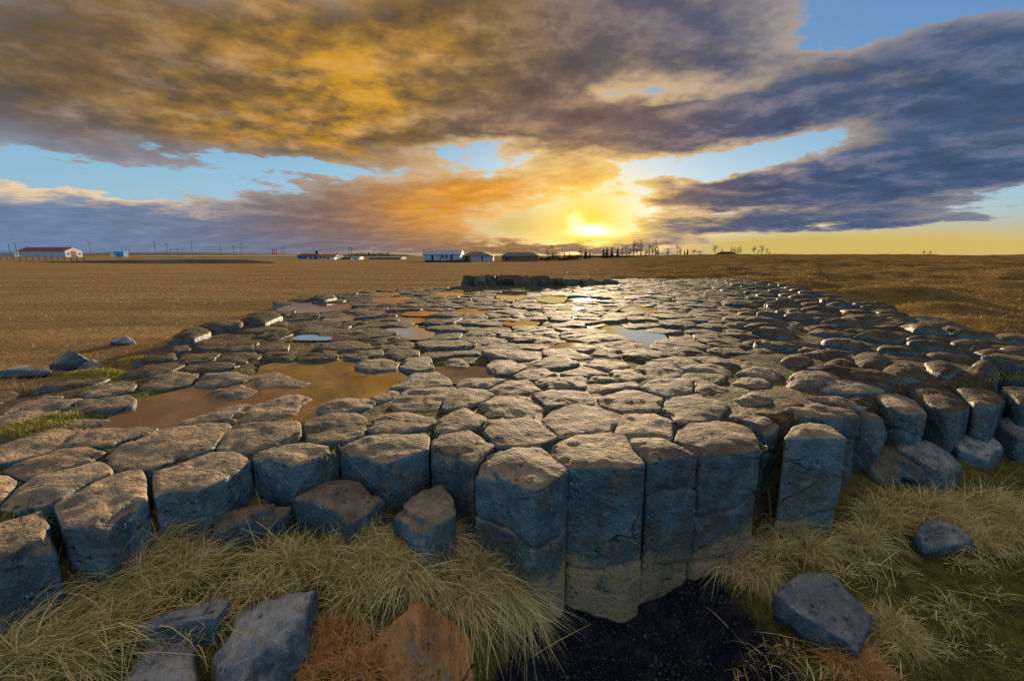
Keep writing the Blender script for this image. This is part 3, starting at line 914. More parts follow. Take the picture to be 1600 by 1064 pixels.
keep &= poly_sd(cand, BROKEN) > .03
cand = cand[keep]
for q in cand:
    if np.min(np.hypot(*(tc_ - q).T)) > .24 and (len(seeds) == 0 or np.min(np.hypot(*(np.array(seeds) - q).T)) > .25):
        seeds.append(tuple(q))
seeds = np.array(seeds)
allp = np.vstack([seeds, tc_])
cells = []
for i, s in enumerate(seeds):
    d = np.hypot(*(allp - s).T); nb = np.argsort(d)[1:26]
    poly = s + .36 * np.array([[math.cos(t), math.sin(t)] for t in np.linspace(0, 2 * math.pi, 10, endpoint=False)])
    for j in nb:
        if d[j] > .9: break
        poly = clip(poly, (s + allp[j]) / 2, (allp[j] - s) / d[j])
        if len(poly) < 3: break
    if len(poly) >= 3: cells.append((s, poly))

sunk = [(c, p) for c, p in cells if 5.5 < c[1] < 13 and -.52 < c[0] / c[1] < .32 and random.random() < .13]
ids = {id(p) for _, p in sunk}
cells = [q for q in cells if id(q[1]) not in ids]
for c, p in sunk:
    if min(float(np.min(np.hypot(*(q - c).T))) for q in pools) > .42 and all(poly_sd(c[None], q)[0] > .3 for q in pools):
        pools.append(c + (p - c) * np.array([1.35, 1.15]))
columns = []     # dist, V, F, big
for i, (k, poly, z0) in enumerate(traced):
    A, c = area_centroid(poly)
    dist = math.hypot(*c)
    lump = float(sstep(.48, .66, c[0] / c[1])) if k[0] in 'de' else 0.0
    dep = FRONT.get(k, .16)
    near = dist < 3.4
    zt = z0 + random.uniform(-.004, .004) - (.05 if k in ('d4', 'd5', 'd6', 'd7') else 0)
    kw = dict(dome=.010 + .03 * lump, bevel=.007 + .014 * lump, gap=-.008 + .003 * lump, tilt=(random.uniform(-.03, .03) - .06 * lump, random.uniform(-.02, .03)))
    if k in ('d4', 'd5', 'd6', 'd7'): kw.update(dome=.02 + (.02 if k == 'd5' else 0), bevel=.016, gap=-.012, tilt=(-.17 if k in ('d4', 'd5') else -.10, .03))
    if k in ('d2a', 'd2b', 'd3'): kw.update(dome=.012, bevel=.012, gap=-.02, tilt=(-.06, .02))
    if k in ('c1', 'c2', 'c3', 'c4'): kw.update(tilt=(random.uniform(-.02, .02), .02), dome=.018)
    if k in ('l1', 'l2', 'l3', 'l4'): kw.update(dome=.03, bevel=.02, tilt=(.05, 0))
    if k in ('a20', 'a21', 'b0', 'b1', 'b5', 'b21'): zt -= .012; kw.update(bevel=.02, dome=.008)
    if k in ('b14', 'b15', 'b16'): kw.update(dome=.025, bevel=.012, tilt=(0, .03))
    V, F = column_geo(poly, zt, dep, n=(96 if dep > .3 else 64) if near else 40, nring=9 if near else 6, cracks=CRACKS.get(k, ()), seed=i + 1, fine_side=dep > .3, rough=1.0 + .6 * lump, **kw)
    columns.append((dist, V, F, abs(A), True))
for i, (s, poly) in enumerate(cells):
    A, c = area_centroid(poly)
    if abs(A) < .012: continue
    dist = math.hypot(*c)
    lump = float(sstep(.40, .60, c[0] / c[1]))
    zt = .006 * random.gauss(0, 1) + .014 * float(vnoise(np.array([c[0] * .8, c[1] * .8, 0.]), 77)) - .006
    if lump > .3: zt += random.uniform(-.05, .05) * lump
    hi = dist < 5.5
    V, F = column_geo(poly, zt, .16 + .12 * lump, dome=random.uniform(.006, .016) + random.uniform(.01, .05) * lump, bevel=random.uniform(.006, .012) + .016 * lump, gap=random.uniform(-.011, -.001) + random.uniform(.004, .016) * lump,
                      tilt=(random.gauss(0, .035) - random.uniform(.0, .10) * lump, random.gauss(0, .03)), n=36 if hi else (24 if dist < 9 else 16), nring=6 if hi else (4 if dist < 9 else 3), seed=200 + i, fine_side=False, rough=1.1 + .6 * lump)
    columns.append((dist, V, F, abs(A), False))

# ---- the bed: soil, moss and wet grit in the joints
def build_bed():
    st = .055
    xs = np.arange(-6, 11, st); ys = np.arange(1.15, 19.6, st)
    X, Y = np.meshgrid(xs, ys); P = np.stack([X.ravel(), Y.ravel()], 1)
    sd = poly_sd(P, OUTLINE)
    z = -.012 - .006 * sstep(3.2, 4.5, P[:, 1]) + .010 * fbm(np.c_[P * 2.2, 0 * P[:, 0]], 3, 91) + .008 * fbm(np.c_[P * 11, 0 * P[:, 0]], 2, 92)
    rgt = sstep(.40, .60, P[:, 0] / P[:, 1])
    z = z + .05 * rgt * fbm(np.c_[P * 1.3, 0 * P[:, 0]], 3, 93)
    for p in pools:
        z = z - .07 * sstep(.05, -.05, poly_sd(P, p))
    z = z - .40 * sstep(.0, -.22, poly_sd(P, BROKEN))
    # slopes down at the rim
    z = z - .60 * sstep(-.34, -.10, sd)
    ok = (sd < .0).reshape(X.shape)
    idx = -np.ones(X.shape, int); idx[ok] = np.arange(ok.sum())
    q = np.stack([idx[:-1, :-1], idx[:-1, 1:], idx[1:, 1:], idx[1:, :-1]], -1).reshape(-1, 4)
    q = q[(q >= 0).all(1)]
    V = np.c_[P, z][ok.ravel()]
    return mesh_obj('basalt_pavement', V, q, M['soil'])


pavement = build_bed()
tag(pavement, kind='structure')
columns.sort(key=lambda t: t[0] / math.sqrt(t[3] + .02))
columns = [c for c in columns if True]
rest_v, rest_f, off = [], [], 0
for i, (dist, V, F, A, big) in enumerate(columns):
    if i < 300:
        mesh_obj('basalt_column', V, F, M['basalt'] if dist < 4.2 else M['basalt_far'], pavement)
    else:
        rest_v.append(V); rest_f += [tuple(q + off for q in f) for f in F]; off += len(V)
o = mesh_obj('distant_basalt_columns', np.vstack(rest_v), rest_f, M['basalt_far'], pavement)
tag(o, kind='stuff')
print('columns', len(columns))

# ---- standing rain water
for i, p in enumerate(pools):
    q = resample(corner_cut(corner_cut(p, .2), .25), 60)
    c = q.mean(0); rel = q - c
    d = np.hypot(*rel.T)
    q = c + rel * (1 + .10 * fbm(np.c_[q * 5, 0 * q[:, 0] + i], 3, 95) / np.maximum(1, d))[:, None]
    v = np.c_[q, np.full(60, -.020 if i < 2 else (-.012 if i == 2 else -.003 - .0003 * (i % 12)))]
    w = mesh_obj('puddle', np.vstack([np.c_[c[None], v[:1, 2:]], v]), [(0, 1 + k, 1 + (k + 1) % 60) for k in range(60)], M['water'], smooth=False)
    tag(w, kind='structure')

# ------------------------------------------------------------------ loose rocks
def hit(px, py):
    """where the line of sight meets the ground"""
    d = ray(px, py)
    t = np.linspace(.6, 60, 6000)
    g_ = terrain(d[0] * t, d[1] * t) - (EYE + d[2] * t)
    k = int(np.argmax(g_ > 0))
    return np.array([d[0] * t[k], d[1] * t[k], EYE + d[2] * t[k]])


def boulder(name, loc, size, seed, mat, tilt=(0, 0, 0), planes=13, soft=26.0, ups=(), rough=1.0):
    """angular rock: rounded intersection of random half-spaces"""
    r_ = np.random.default_rng(seed)
    nu, nv = 56, 34
    u = np.linspace(0, 2 * np.pi, nu, endpoint=False); v = np.linspace(.04, np.pi - .04, nv)
    V_, U_ = np.meshgrid(v, u, indexing='ij')
    d = np.stack([np.sin(V_) * np.cos(U_), np.sin(V_) * np.sin(U_), np.cos(V_)], -1).reshape(-1, 3)
    d = np.vstack([d, [[0, 0, 1]], [[0, 0, -1]]])
    N = r_.normal(size=(planes, 3)); N /= np.linalg.norm(N, axis=1)[:, None]
    D = r_.uniform(.72, 1.0, planes)
    if len(ups):
        N = np.vstack([N, [np.array(q[:3]) / np.linalg.norm(q[:3]) for q in ups]]); D = np.r_[D, [q[3] for q in ups]]
    q = np.maximum(d @ N.T / D, 0.02)
    rad = 1.0 / np.minimum(1e3, (q ** soft).sum(1) ** (1 / soft))
    P = d * np.minimum(rad, 1.6)[:, None]
    P = P * (1 + rough * (.035 * fbm(P * 2.5 + seed, 3, 71) + .02 * fbm(P * 9 + seed, 3, 72)))[:, None]
    P = P * np.array(size)
    Rm = np.array(Matrix.Rotation(tilt[2], 3, 'Z') @ Matrix.Rotation(tilt[0], 3, 'X') @ Matrix.Rotation(tilt[1], 3, 'Y'))
    P = P @ Rm.T
    idx = np.arange(nu * nv).reshape(nv, nu); nx = np.roll(idx, -1, 1)
    F = [tuple(f) for f in np.stack([idx[:-1], idx[1:], nx[1:], nx[:-1]], -1).reshape(-1, 4)]
    F += [(nu * nv, idx[0, i], nx[0, i]) for i in range(nu)] + [(nu * nv + 1, nx[-1, i], idx[-1, i]) for i in range(nu)]
    o = mesh_obj(name, P, F, mat)
    o.location = loc
    return o


def block(name, pts, z, depth, mat, seed, **kw):
    poly = px_poly(pts, z)
    V, F = column_geo(poly, z, depth, n=96, nring=10, seed=seed, cc=.03, **kw)
    V, F = V, list(F)
    n = 96
    F.append(tuple(range(len(V) - n, len(V)))[::-1])
    c = np.array([*area_centroid(poly)[1], z - depth * .5])
    o = mesh_obj(name, V - c, F, mat); o.location = c
    return o


o = block('basalt_block', [(1398, 692), (1425, 683), (1460, 684), (1490, 698), (1506, 722), (1482, 733), (1440, 722), (1400, 708)], -.26, .34, M['basalt_side'], 901, dome=.03, bevel=.022, gap=0, tilt=(-.20, .10), cracks=())
tag(o, 'slanting basalt block with rounded grey-brown top lying in grass below the tall columns', 'rock')
o = block('basalt_block', [(1463, 684), (1480, 671), (1530, 669), (1562, 674), (1572, 692), (1548, 708), (1500, 706)], -.27, .40, M['basalt_side'], 902, dome=.03, bevel=.02, gap=0, tilt=(-.16, .12))
tag(o, 'flat-topped basalt block with broken blue-grey face beside the slanting block', 'rock')
o = block('basalt_block', [(1545, 662), (1575, 648), (1640, 644), (1680, 660), (1650, 690), (1590, 684)], -.22, .40, M['basalt_side'], 903, dome=.04, bevel=.03, gap=0, tilt=(-.1, .08))
tag(o, 'basalt block partly hidden behind the flat-topped block at the grassy edge', 'rock')
o = block('grey_rock', [(1212, 934), (1248, 905), (1292, 902), (1372, 948), (1342, 992), (1300, 972)], -.47, .12, M['basalt_side'], 904, dome=.012, bevel=.012, gap=0, tilt=(-.10, .30), rough=2.0)
tag(o, 'pitted grey slab of rock standing alone above dark gravel with orange tuft below', 'rock')
p = hit(1460, 850)
o = boulder('grey_rock', (p[0], p[1], p[2] + .0), (.12, .08, .07), 5, M['basalt_side'], (0.1, 0, .2)); tag(o, 'small grey stone half sunk in moss between straw tussocks', 'rock')
o = block('grey_rock', [(323, 1012), (352, 966), (420, 942), (506, 938), (482, 1000), (425, 1058), (335, 1075)], -.31, .22, M['basalt_side'], 905, dome=.035, bevel=.03, gap=0, tilt=(.10, .28), rough=3.2)
tag(o, 'large dark blue-grey rock with hollowed top in mossy grass', 'rock')
o = block('grey_rock', [(178, 1062), (205, 1022), (255, 1000), (300, 996), (305, 1030), (312, 1080), (230, 1120), (170, 1100)], -.33, .20, M['basalt_side'], 906, dome=.03, bevel=.022, gap=0, tilt=(.06, .25), rough=2.4)
tag(o, 'smooth grey rock with straight edge beside the large hollowed rock', 'rock')
o = block('grey_rock', [(205, 978), (245, 962), (300, 948), (352, 930), (357, 938), (335, 965), (285, 974), (230, 985)], -.24, .14, M['basalt_side'], 907, dome=.012, bevel=.012, gap=0, tilt=(0, .05))
tag(o, 'thin narrow grey slab lying in straw below the basalt columns', 'rock')
p = at_depth(655, 1030, 1.30)
o = boulder('brown_rock', (p[0], p[1] - .02, -.50), (.22, .17, .25), 13, M['rust_rock'], (0, 0, .3), planes=9, soft=30, ups=[(-.8, -.3, .55, .62), (.75, -.35, .5, .62), (0, -.9, .35, .75), (.1, .9, .3, .7)])
tag(o, 'pointed rusty brown rock rising from gravel below straw grass', 'rock')
for (px, py, sx, sy, sz, sd, lab) in [(115, 576, .15, .10, .09, 21, 'dark rounded rock with dry stalks at the pavement edge by the hay field'), (192, 538, .12, .08, .07, 22, 'small blue-grey stone lying alone on the hay field'),
                                      (30, 588, .24, .10, .06, 23, 'low flat rock sunk in the hay field edge'), (140, 580, .11, .08, .06, 24, 'smaller dark rock leaning beside the rounded rock with stalks')]:
    p = hit(px, py)
    o = boulder('field_rock', (p[0], p[1], p[2] + sz * .35), (sx, sy, sz), sd, M['basalt_side'], (0, 0, .2)); tag(o, lab, 'rock')


# tilted, broken columns along the crumbling side of the pavement
for (px, py, z, sx, sy, sz, sd_, tl, ups) in [
        (1352, 640, -.22, .10, .11, .24, 35, (0, .1, 0), [(0, 0, 1, .8)]),
        (1372, 640, -.36, .10, .10, .12, 36, (.1, .1, 0), [(0, 0, 1, .8)]),
        (1435, 645, -.32, .13, .10, .08, 37, (0, .1, 0), [(0, 0, 1, .8)])]:
    q = at(px, py, 0.0)
    o = boulder('basalt_column', tuple(q[:2]) + (z,), (sx, sy, sz), sd_, M['basalt'], tl, planes=10, soft=34, ups=ups, rough=.8)
    o.parent = pavement


# ------------------------------------------------------------------ grass
def blade_geo(base, ang, lean, length, width, droop, curl=.5, seg=4):
    n = len(base)
    t = np.linspace(0, 1, seg + 1)[None, :]
    L = length[:, None]
    hz = L * (t * np.sin(lean)[:, None] + .45 * droop[:, None] * t ** 2)
    vz = L * (t * np.cos(lean)[:, None] - droop[:, None] * t ** 2.2)
    sdw = L * curl * (rng.uniform(-1, 1, n)[:, None]) * t ** 2
    ca, sa = np.cos(ang)[:, None], np.sin(ang)[:, None]
    cx = base[:, 0:1] + hz * ca - sdw * sa
    cy = base[:, 1:2] + hz * sa + sdw * ca
    cz = base[:, 2:3] + vz
    tw = rng.uniform(0, np.pi, n)[:, None]
    w = width[:, None] * (1 - t ** 1.7) * .5 + .0002
    ox, oy = -np.sin(ang)[:, None] * np.cos(tw), np.cos(ang)[:, None] * np.cos(tw)
    oz = np.sin(tw) * .6
    A = np.stack([cx + ox * w, cy + oy * w, cz + oz * w], -1)
    B = np.stack([cx - ox * w, cy - oy * w, cz - oz * w], -1)
    V = np.stack([A, B], 2).reshape(n, -1, 3)
    k = 2 * (seg + 1)
    q = np.array([[2 * i, 2 * i + 1, 2 * i + 3, 2 * i + 2] for i in range(seg)])
    F = (np.arange(n)[:, None, None] * k + q[None]).reshape(-1, 4)
    rnd = np.repeat(rng.uniform(0, 1, n), k)
    al = np.tile(np.repeat(t[0], 2), n)
    return V.reshape(-1, 3), F, rnd, al


def grass_obj(name, parts, mat, origin=None):
    vs, fs, rs, als, off = [], [], [], [], 0
    for V, F, r_, a_ in parts:
        vs.append(V); fs.append(F + off); rs.append(r_); als.append(a_); off += len(V)
    V = np.vstack(vs)
    c = np.zeros(3) if origin is None else np.asarray(origin, float)
    o = mesh_obj(name, V - c, np.vstack(fs), mat, smooth=False, attr={'rnd': np.concatenate(rs), 'along': np.concatenate(als)})
    o.location = c
    return o


def ground_z(xy):
    return terrain(xy[:, 0], xy[:, 1])


def tuft(px, py, rad, n, ln, droop=.5, lean=.7, ang0=None, spread=3.14, w=.0034, squash=.6, rise=.02):
    n = int(n * .72)
    c = hit(px, py)
    a = rng.uniform(0, 2 * np.pi, n); r_ = rad * np.sqrt(rng.uniform(0, 1, n))
    # blades spring from a few crowns rather than evenly
    k = max(5, n // 60)
    cr = np.stack([c[0] + rad * rng.normal(0, .5, k), c[1] + rad * squash * rng.normal(0, .5, k)], 1)
    xy = np.stack([c[0] + r_ * np.cos(a), c[1] + squash * r_ * np.sin(a)], 1)
    own = cr[rng.integers(0, k, n)]
    xy = xy * .55 + own * .45 + rng.normal(0, .014, (n, 2))
    z = ground_z(xy) + rise * np.exp(-((xy - c[:2]) ** 2).sum(1) / rad ** 2) - .008
    out = np.arctan2(xy[:, 1] - own[:, 1], xy[:, 0] - own[:, 0])
    ang = out + rng.normal(0, 1.1, n) if ang0 is None else np.where(rng.uniform(0, 1, n) < .72, ang0 + rng.normal(0, spread, n), rng.uniform(0, 6.28, n))
    return blade_geo(np.c_[xy, z], ang, np.clip(rng.normal(lean, .42, n), .05, 1.55), ln * rng.uniform(.3, 1.3, n), w * rng.uniform(.4, 1.3, n), np.clip(rng.normal(droop, .22, n), 0, 1.1))


def stalks(px, py, rad, n, ln, ang0, spread=.5, lean=.5):
    c = hit(px, py)
    xy = c[:2] + rng.normal(0, rad, (n, 2))
    return blade_geo(np.c_[xy, ground_z(xy)], ang0 + rng.normal(0, spread, n), np.clip(rng.normal(lean, .2, n), .05, 1.4), ln * rng.uniform(.7, 1.2, n), np.full(n, .0036), rng.uniform(.05, .35, n), curl=.12)


TUSS = [
    ('long pale straw sprawling below the end columns and over the narrow slab', 'straw_green', [
        tuft(60, 960, .26, 1700, .24, .55, .9, 0.5, .9), tuft(160, 930, .24, 1700, .24, .6, .9, .4, .9), tuft(240, 880, .20, 1400, .20, .5, .8, .6, 1.0), tuft(300, 905, .16, 1000, .18, .5, .8, .6, 1.0),
        tuft(40, 1040, .22, 1200, .22, .6, .9, .3, .9), tuft(140, 1010, .2, 1000, .2, .6, .9, .3, .9), tuft(330, 975, .12, 500, .12),
        stalks(250, 870, .06, 14, .30, 1.0, .5), stalks(110, 900, .08, 12, .34, 2.3, .5, .8)]),
    ('big straw-coloured tussock spilling down beside the tallest columns', 'straw', [
        tuft(700, 850, .14, 1500, .17, .6, .8, -1.5, 1.1), tuft(760, 900, .15, 1900, .19, .7, .9, -1.3, 1.0), tuft(800, 935, .12, 1300, .16, .7, .9, -1.4, 1.0), tuft(720, 935, .14, 1300, .18, .65, .9, -1.7, 1.0),
        tuft(745, 815, .08, 700, .15, .5, .6), tuft(650, 905, .12, 900, .16, .6, .9, -1.4, 1.0), stalks(745, 800, .04, 16, .22, 2.0, 1.0)]),
    ('mossy brown-green tussock growing between the two lower stepped columns', 'straw_green', [
        tuft(560, 840, .12, 1700, .09, .45, .6), tuft(600, 870, .12, 1500, .10, .5, .7), tuft(520, 880, .14, 1500, .10, .5, .7), tuft(450, 880, .14, 1300, .12, .5, .7), tuft(560, 920, .14, 1200, .12, .55, .8),
        stalks(440, 860, .06, 16, .22, 1.6, 1.2), tuft(410, 930, .12, 900, .12, .55, .8)]),
    ('rust-tinted mossy tuft beside the large hollowed rock', 'rust_blade', [
        tuft(530, 1000, .12, 1500, .08, .5, .7), tuft(480, 1045, .12, 1300, .07, .5, .7), tuft(560, 1050, .10, 900, .09, .5, .7)]),
    ('straw tuft hanging over gravel at the foot of the broad cracked column', 'straw', [
        tuft(1140, 880, .10, 1200, .15, .7, .8, -1.6, 1.0), tuft(1180, 905, .11, 1200, .14, .7, .9, -1.5, 1.0), tuft(1165, 865, .06, 500, .12)]),
    ('dull straw tussock between the broad cracked column and the dark tall column', 'straw_green', [
        tuft(1230, 830, .12, 1200, .17, .55, .7, -1.3, 1.0), tuft(1265, 860, .12, 1200, .17, .6, .8, -1.2, 1.0), tuft(1215, 870, .10, 700, .13), stalks(1200, 830, .05, 8, .32, 1.5, .6, .2)]),
    ('yellow-green tussock at the foot of the dark tall column', 'straw_green', [
        tuft(1370, 815, .12, 1500, .16, .55, .6), tuft(1345, 850, .12, 1300, .15, .55, .7), tuft(1400, 790, .10, 800, .14)]),
    ('wide wind-swept straw tussock in front of the fallen basalt blocks', 'straw_green', [
        tuft(1460, 800, .18, 1600, .20, .6, .9, .2, 1.0), tuft(1540, 800, .18, 1600, .20, .6, .9, -.3, 1.0), tuft(1590, 840, .16, 1300, .20, .6, .9, -1.0, 1.0), tuft(1510, 845, .15, 1000, .17), stalks(1520, 790, .08, 14, .26, .9, .8)]),
    ('pale green tuft beside the lone pitted slab', 'straw_green', [tuft(1390, 985, .11, 1500, .11, .55, .7), tuft(1415, 1010, .10, 900, .09)]),
    ('bright orange-brown tuft under the lone pitted slab', 'rust_blade', [tuft(1325, 1035, .09, 1700, .12, .55, .7, -1.4, 1.1), tuft(1350, 1060, .07, 800, .10)]),
    ('pale straw clump at the pavement edge beside the hay field', 'field_blade', [tuft(30, 620, .35, 1800, .14, .45, .6), tuft(-30, 610, .3, 900, .14, .45, .6)]),
]
for lab, mt, parts in TUSS:
    V = np.vstack([q[0] for q in parts])
    org = np.array([V[:, 0].mean(), V[:, 1].mean(), np.percentile(V[:, 2], 5)])
    o = grass_obj('grass_tussock', parts, M[mt], org); tag(o, lab, 'grass tussock')

# dry seed stalks in the gravel
for i, (px, py, a, ln) in enumerate([(760, 1045, 1.5, .26), (800, 1050, 1.2, .30), (830, 1040, .8, .30)]):
    pr = [stalks(px, py, .015, 3, ln, a, .4, .25)]
    o = grass_obj('dry_stalk', pr, M['straw'], np.append(pr[0][0][:, :2].mean(0), pr[0][0][:, 2].min()))
    tag(o, 'thin dry seed stalk standing in dark gravel beside the brown rock', 'stalk', 'dry stalks in the gravel')


def scatter(n, x0, x1, y0, y1, accept):
    xy = np.c_[rng.uniform(x0, x1, n), rng.uniform(y0, y1, n)]
    return xy[accept(xy)]


# short turf over the low ground
xy = scatter(150000, -2.2, 3.6, .7, 3.2, lambda q: (gravel_mask(q[:, 0], q[:, 1]) > .3) & (gravel_mask(q[:, 0], q[:, 1]) < .80) & (poly_sd(q, OUTLINE) > -.1) & (fbm(np.c_[q * 2.2, 0 * q[:, 0]], 3, 301) > -.25))
n = len(xy)
turf = [blade_geo(np.c_[xy, ground_z(xy) - .004], rng.uniform(0, 6.28, n), np.clip(rng.normal(.8, .3, n), .1, 1.5), rng.uniform(.015, .055, n), rng.uniform(.0018, .0034, n), rng.uniform(.1, .7, n), seg=2)]
tag(grass_obj('low_turf', turf, M['moss_blade']), 'short moss and thin turf over the ground in front of the columns', 'moss', kind='stuff')

# thin straggling grass over the mossy ground
pr = []
for k in range(34):
    px, py = random.uniform(1180, 1600), random.uniform(860, 1064)
    pr.append(tuft(px, py, random.uniform(.03, .09), random.randint(40, 160), random.uniform(.03, .10), .6, .9))
for k in range(16):
    pr.append(tuft(random.uniform(360, 700), random.uniform(880, 1050), random.uniform(.03, .07), random.randint(60, 160), random.uniform(.03, .08), .6, .9))
for k in range(50):
    pr.append(stalks(random.uniform(1150, 1600), random.uniform(850, 1064), .02, 2, random.uniform(.08, .2), random.uniform(0, 6.28), 1.0, 1.35))
tag(grass_obj('straggling_grass', pr, M['straw_green']), 'thin straggling dry grass over mossy ground in front of the columns', 'grass', kind='stuff')


def field_accept(side):
    def f(q):
        s = q[:, 0] / np.hypot(q[:, 0], q[:, 1])
        m = sstep(.02, .36, s)
        ok = poly_sd(q, OUTLINE) > .02
        yf = np.interp(q[:, 0], YF_X, YF_Y)
        ok &= q[:, 1] > yf + .05
        r_ = np.hypot(q[:, 0], q[:, 1])
        ok &= rng.uniform(0, 1, len(q)) < np.clip(9 / r_ ** 1.15, .05, 1)
        ok &= np.abs(np.degrees(np.arctan2(q[:, 0], q[:, 1]))) < 56
        return ok & ((rng.uniform(0, 1, len(q)) < m) if side > 0 else (rng.uniform(0, 1, len(q)) > m))
    return f


xy = scatter(420000, -26, 6, 2.0, 34, field_accept(-1)); n = len(xy)
r_ = np.hypot(*xy.T)
fg = [blade_geo(np.c_[xy, ground_z(xy) - .006], rng.uniform(0, 6.28, n), np.clip(rng.normal(.75, .35, n), .05, 1.5), rng.uniform(.03, .085, n), .0035 * np.clip(r_ / 5, 1, 4) * rng.uniform(.7, 1.3, n), rng.uniform(0, .6, n), seg=2)]
tag(grass_obj('hay_stubble', fg, M['field_blade']), 'short dry yellow-brown stubble on the mown hay field', 'grass', kind='stuff')
print('stubble', n)
xy = scatter(420000, 0, 34, 2.6, 34, field_accept(1))
cl = fbm(np.c_[xy * 1.7, 0 * xy[:, 0]], 3, 311); xy = xy[cl > -.35]; cl = cl[cl > -.35]; n = len(xy)
r_ = np.hypot(*xy.T)
fg = [blade_geo(np.c_[xy, ground_z(xy) - .006], rng.normal(-2.6, 1.2, n), np.clip(rng.normal(.8, .35, n), .05, 1.5), (.05 + .10 * np.clip(cl + .3, 0, 1)) * rng.uniform(.6, 1.3, n), .004 * np.clip(r_ / 5, 1, 4) * rng.uniform(.7, 1.3, n), rng.uniform(.1, .7, n), seg=2)]
tag(grass_obj('heath_grass', fg, M['heath_blade']), 'rough brown heath grass on the rising ground', 'grass', kind='stuff')
print('heath', n)

# moss and grass in the joints of the pavement
xy = scatter(300000, -4.5, 7.5, 1.3, 9.5, lambda q: (poly_sd(q, OUTLINE) < -.03) & (fbm(np.c_[q * 1.5, 0 * q[:, 0]], 3, 321) > np.where(q[:, 0] / q[:, 1] > .5, -.15, .06)))
from_cols = np.ones(len(xy), bool)
polys = [p for k, p, z in traced if z == 0] + [p for _, p in cells]
cen = np.array([p.mean(0) for p in polys])
order = np.argsort(xy[:, 1]); xy = xy[order]
for p, c in zip(polys, cen):
    rr = np.max(np.hypot(*(p - c).T))
    lo, hi_ = np.searchsorted(xy[:, 1], [c[1] - rr, c[1] + rr])
    q = xy[lo:hi_]
    m = np.abs(q[:, 0] - c[0]) < rr
    if m.any():
        s = poly_sd(q[m], p) < -.004
        f = from_cols[lo:hi_]; f[np.where(m)[0][s]] = False
xy = xy[from_cols]
for p in pools + [BROKEN]: xy = xy[poly_sd(xy, p) > .0]
n = len(xy)
mg = [blade_geo(np.c_[xy, np.full(n, -.030)], rng.uniform(0, 6.28, n), np.clip(rng.normal(.6, .3, n), .05, 1.4), rng.uniform(.012, .045, n), rng.uniform(.003, .006, n), rng.uniform(0, .5, n), seg=2)]
tag(grass_obj('joint_moss', mg, M['green_moss']), 'green and brown moss growing in the joints of the basalt pavement', 'moss', kind='stuff')
print('moss', n)
# a soft green moss bank at the end of the pool
V0 = []
for (px, py, r0, n0) in [(60, 668, .30, 5000), (20, 680, .25, 3500), (95, 655, .2, 2500), (150, 583, .25, 2000), (220, 562, .2, 1200), (430, 518, .25, 1200)]:
    c = at(px, py, -.02)
    a = rng.uniform(0, 6.28, n0); rr = r0 * np.sqrt(rng.uniform(0, 1, n0))
    q = np.stack([c[0] + rr * np.cos(a), c[1] + .55 * rr * np.sin(a), -.045 + .045 * (1 - (rr / r0) ** 2) + rng.normal(0, .004, n0)], 1)
    V0.append(blade_geo(q, rng.uniform(0, 6.28, n0), np.clip(rng.normal(.6, .3, n0), .05, 1.4), rng.uniform(.012, .035, n0), rng.uniform(.003, .006, n0), rng.uniform(0, .5, n0), seg=2))
tag(grass_obj('moss_bank', V0, M['green_moss']), 'soft green moss bank beside the muddy pool', 'moss', kind='stuff')

# loose dark gravel in the hollow under the columns
ng = 6500
xy = scatter(30000, -.6, 2.0, .75, 1.95, lambda q: gravel_mask(q[:, 0], q[:, 1]) > .70 + .3 * rng.uniform(0, 1, len(q)) ** 2)[:ng]
n = len(xy)
octa = np.array([[1, 0, 0], [0, 1, 0], [-1, 0, 0], [0, -1, 0], [0, 0, 1], [0, 0, -1]], float)
of = np.array([[0, 1, 4], [1, 2, 4], [2, 3, 4], [3, 0, 4], [1, 0, 5], [2, 1, 5], [3, 2, 5], [0, 3, 5]])
sz = .002 + .009 * rng.uniform(0, 1, n) ** 3
V = octa[None] * sz[:, None, None] * rng.uniform(.6, 1.3, (n, 6, 1)) * np.array([1, 1, .6])
rt = rng.uniform(0, 6.28, n)
V = np.stack([V[..., 0] * np.cos(rt)[:, None] - V[..., 1] * np.sin(rt)[:, None], V[..., 0] * np.sin(rt)[:, None] + V[..., 1] * np.cos(rt)[:, None], V[..., 2]], -1)
V += np.c_[xy, ground_z(xy) + .001][:, None, :]
M['pebble'] = mat_plain('dark_pebble', (0.040, 0.041, 0.046), .6, .6, 60.0)
o = mesh_obj('gravel', V.reshape(-1, 3), (np.arange(n)[:, None, None] * 6 + of[None]).reshape(-1, 3), M['pebble'], smooth=False)
tag(o, 'loose dark gravel in the hollow under the tall columns', 'gravel', kind='stuff')

# ------------------------------------------------------------------ far things
M['white_wall'] = mat_plain('white_wall', (0.50, 0.52, 0.54), .6, .08, .8)
M['pale_wall'] = mat_plain('pale_wall', (0.27, 0.32, 0.38), .6, .12, .8)
M['blue_wall'] = mat_plain('blue_wall', (0.045, 0.085, 0.26), .6, .15, .8)
M['container_blue'] = mat_plain('container_blue', (0.06, 0.26, 0.48), .5, .1, .8)
M['green_wall'] = mat_plain('green_wall', (0.085, 0.105, 0.10), .7, .2, .8)
M['red_roof'] = mat_plain('red_roof', (0.20, 0.035, 0.03), .6, .2, .8)
M['rust_roof'] = mat_plain('rust_roof', (0.23, 0.11, 0.05), .7, .2, .8)
M['grey_roof'] = mat_plain('grey_roof', (0.27, 0.30, 0.34), .5, .12, .8)
M['brown_roof'] = mat_plain('brown_roof', (0.15, 0.115, 0.09), .7, .2, .8)
M['brown_wall'] = mat_plain('brown_wall', (0.13, 0.085, 0.06), .8, .2, .8)
M['black_roof'] = mat_plain('black_roof', (0.018, 0.019, 0.022), .6, .2, .8)
M['dark'] = mat_plain('dark_opening', (0.02, 0.022, 0.025), .4, .1, 1.0)
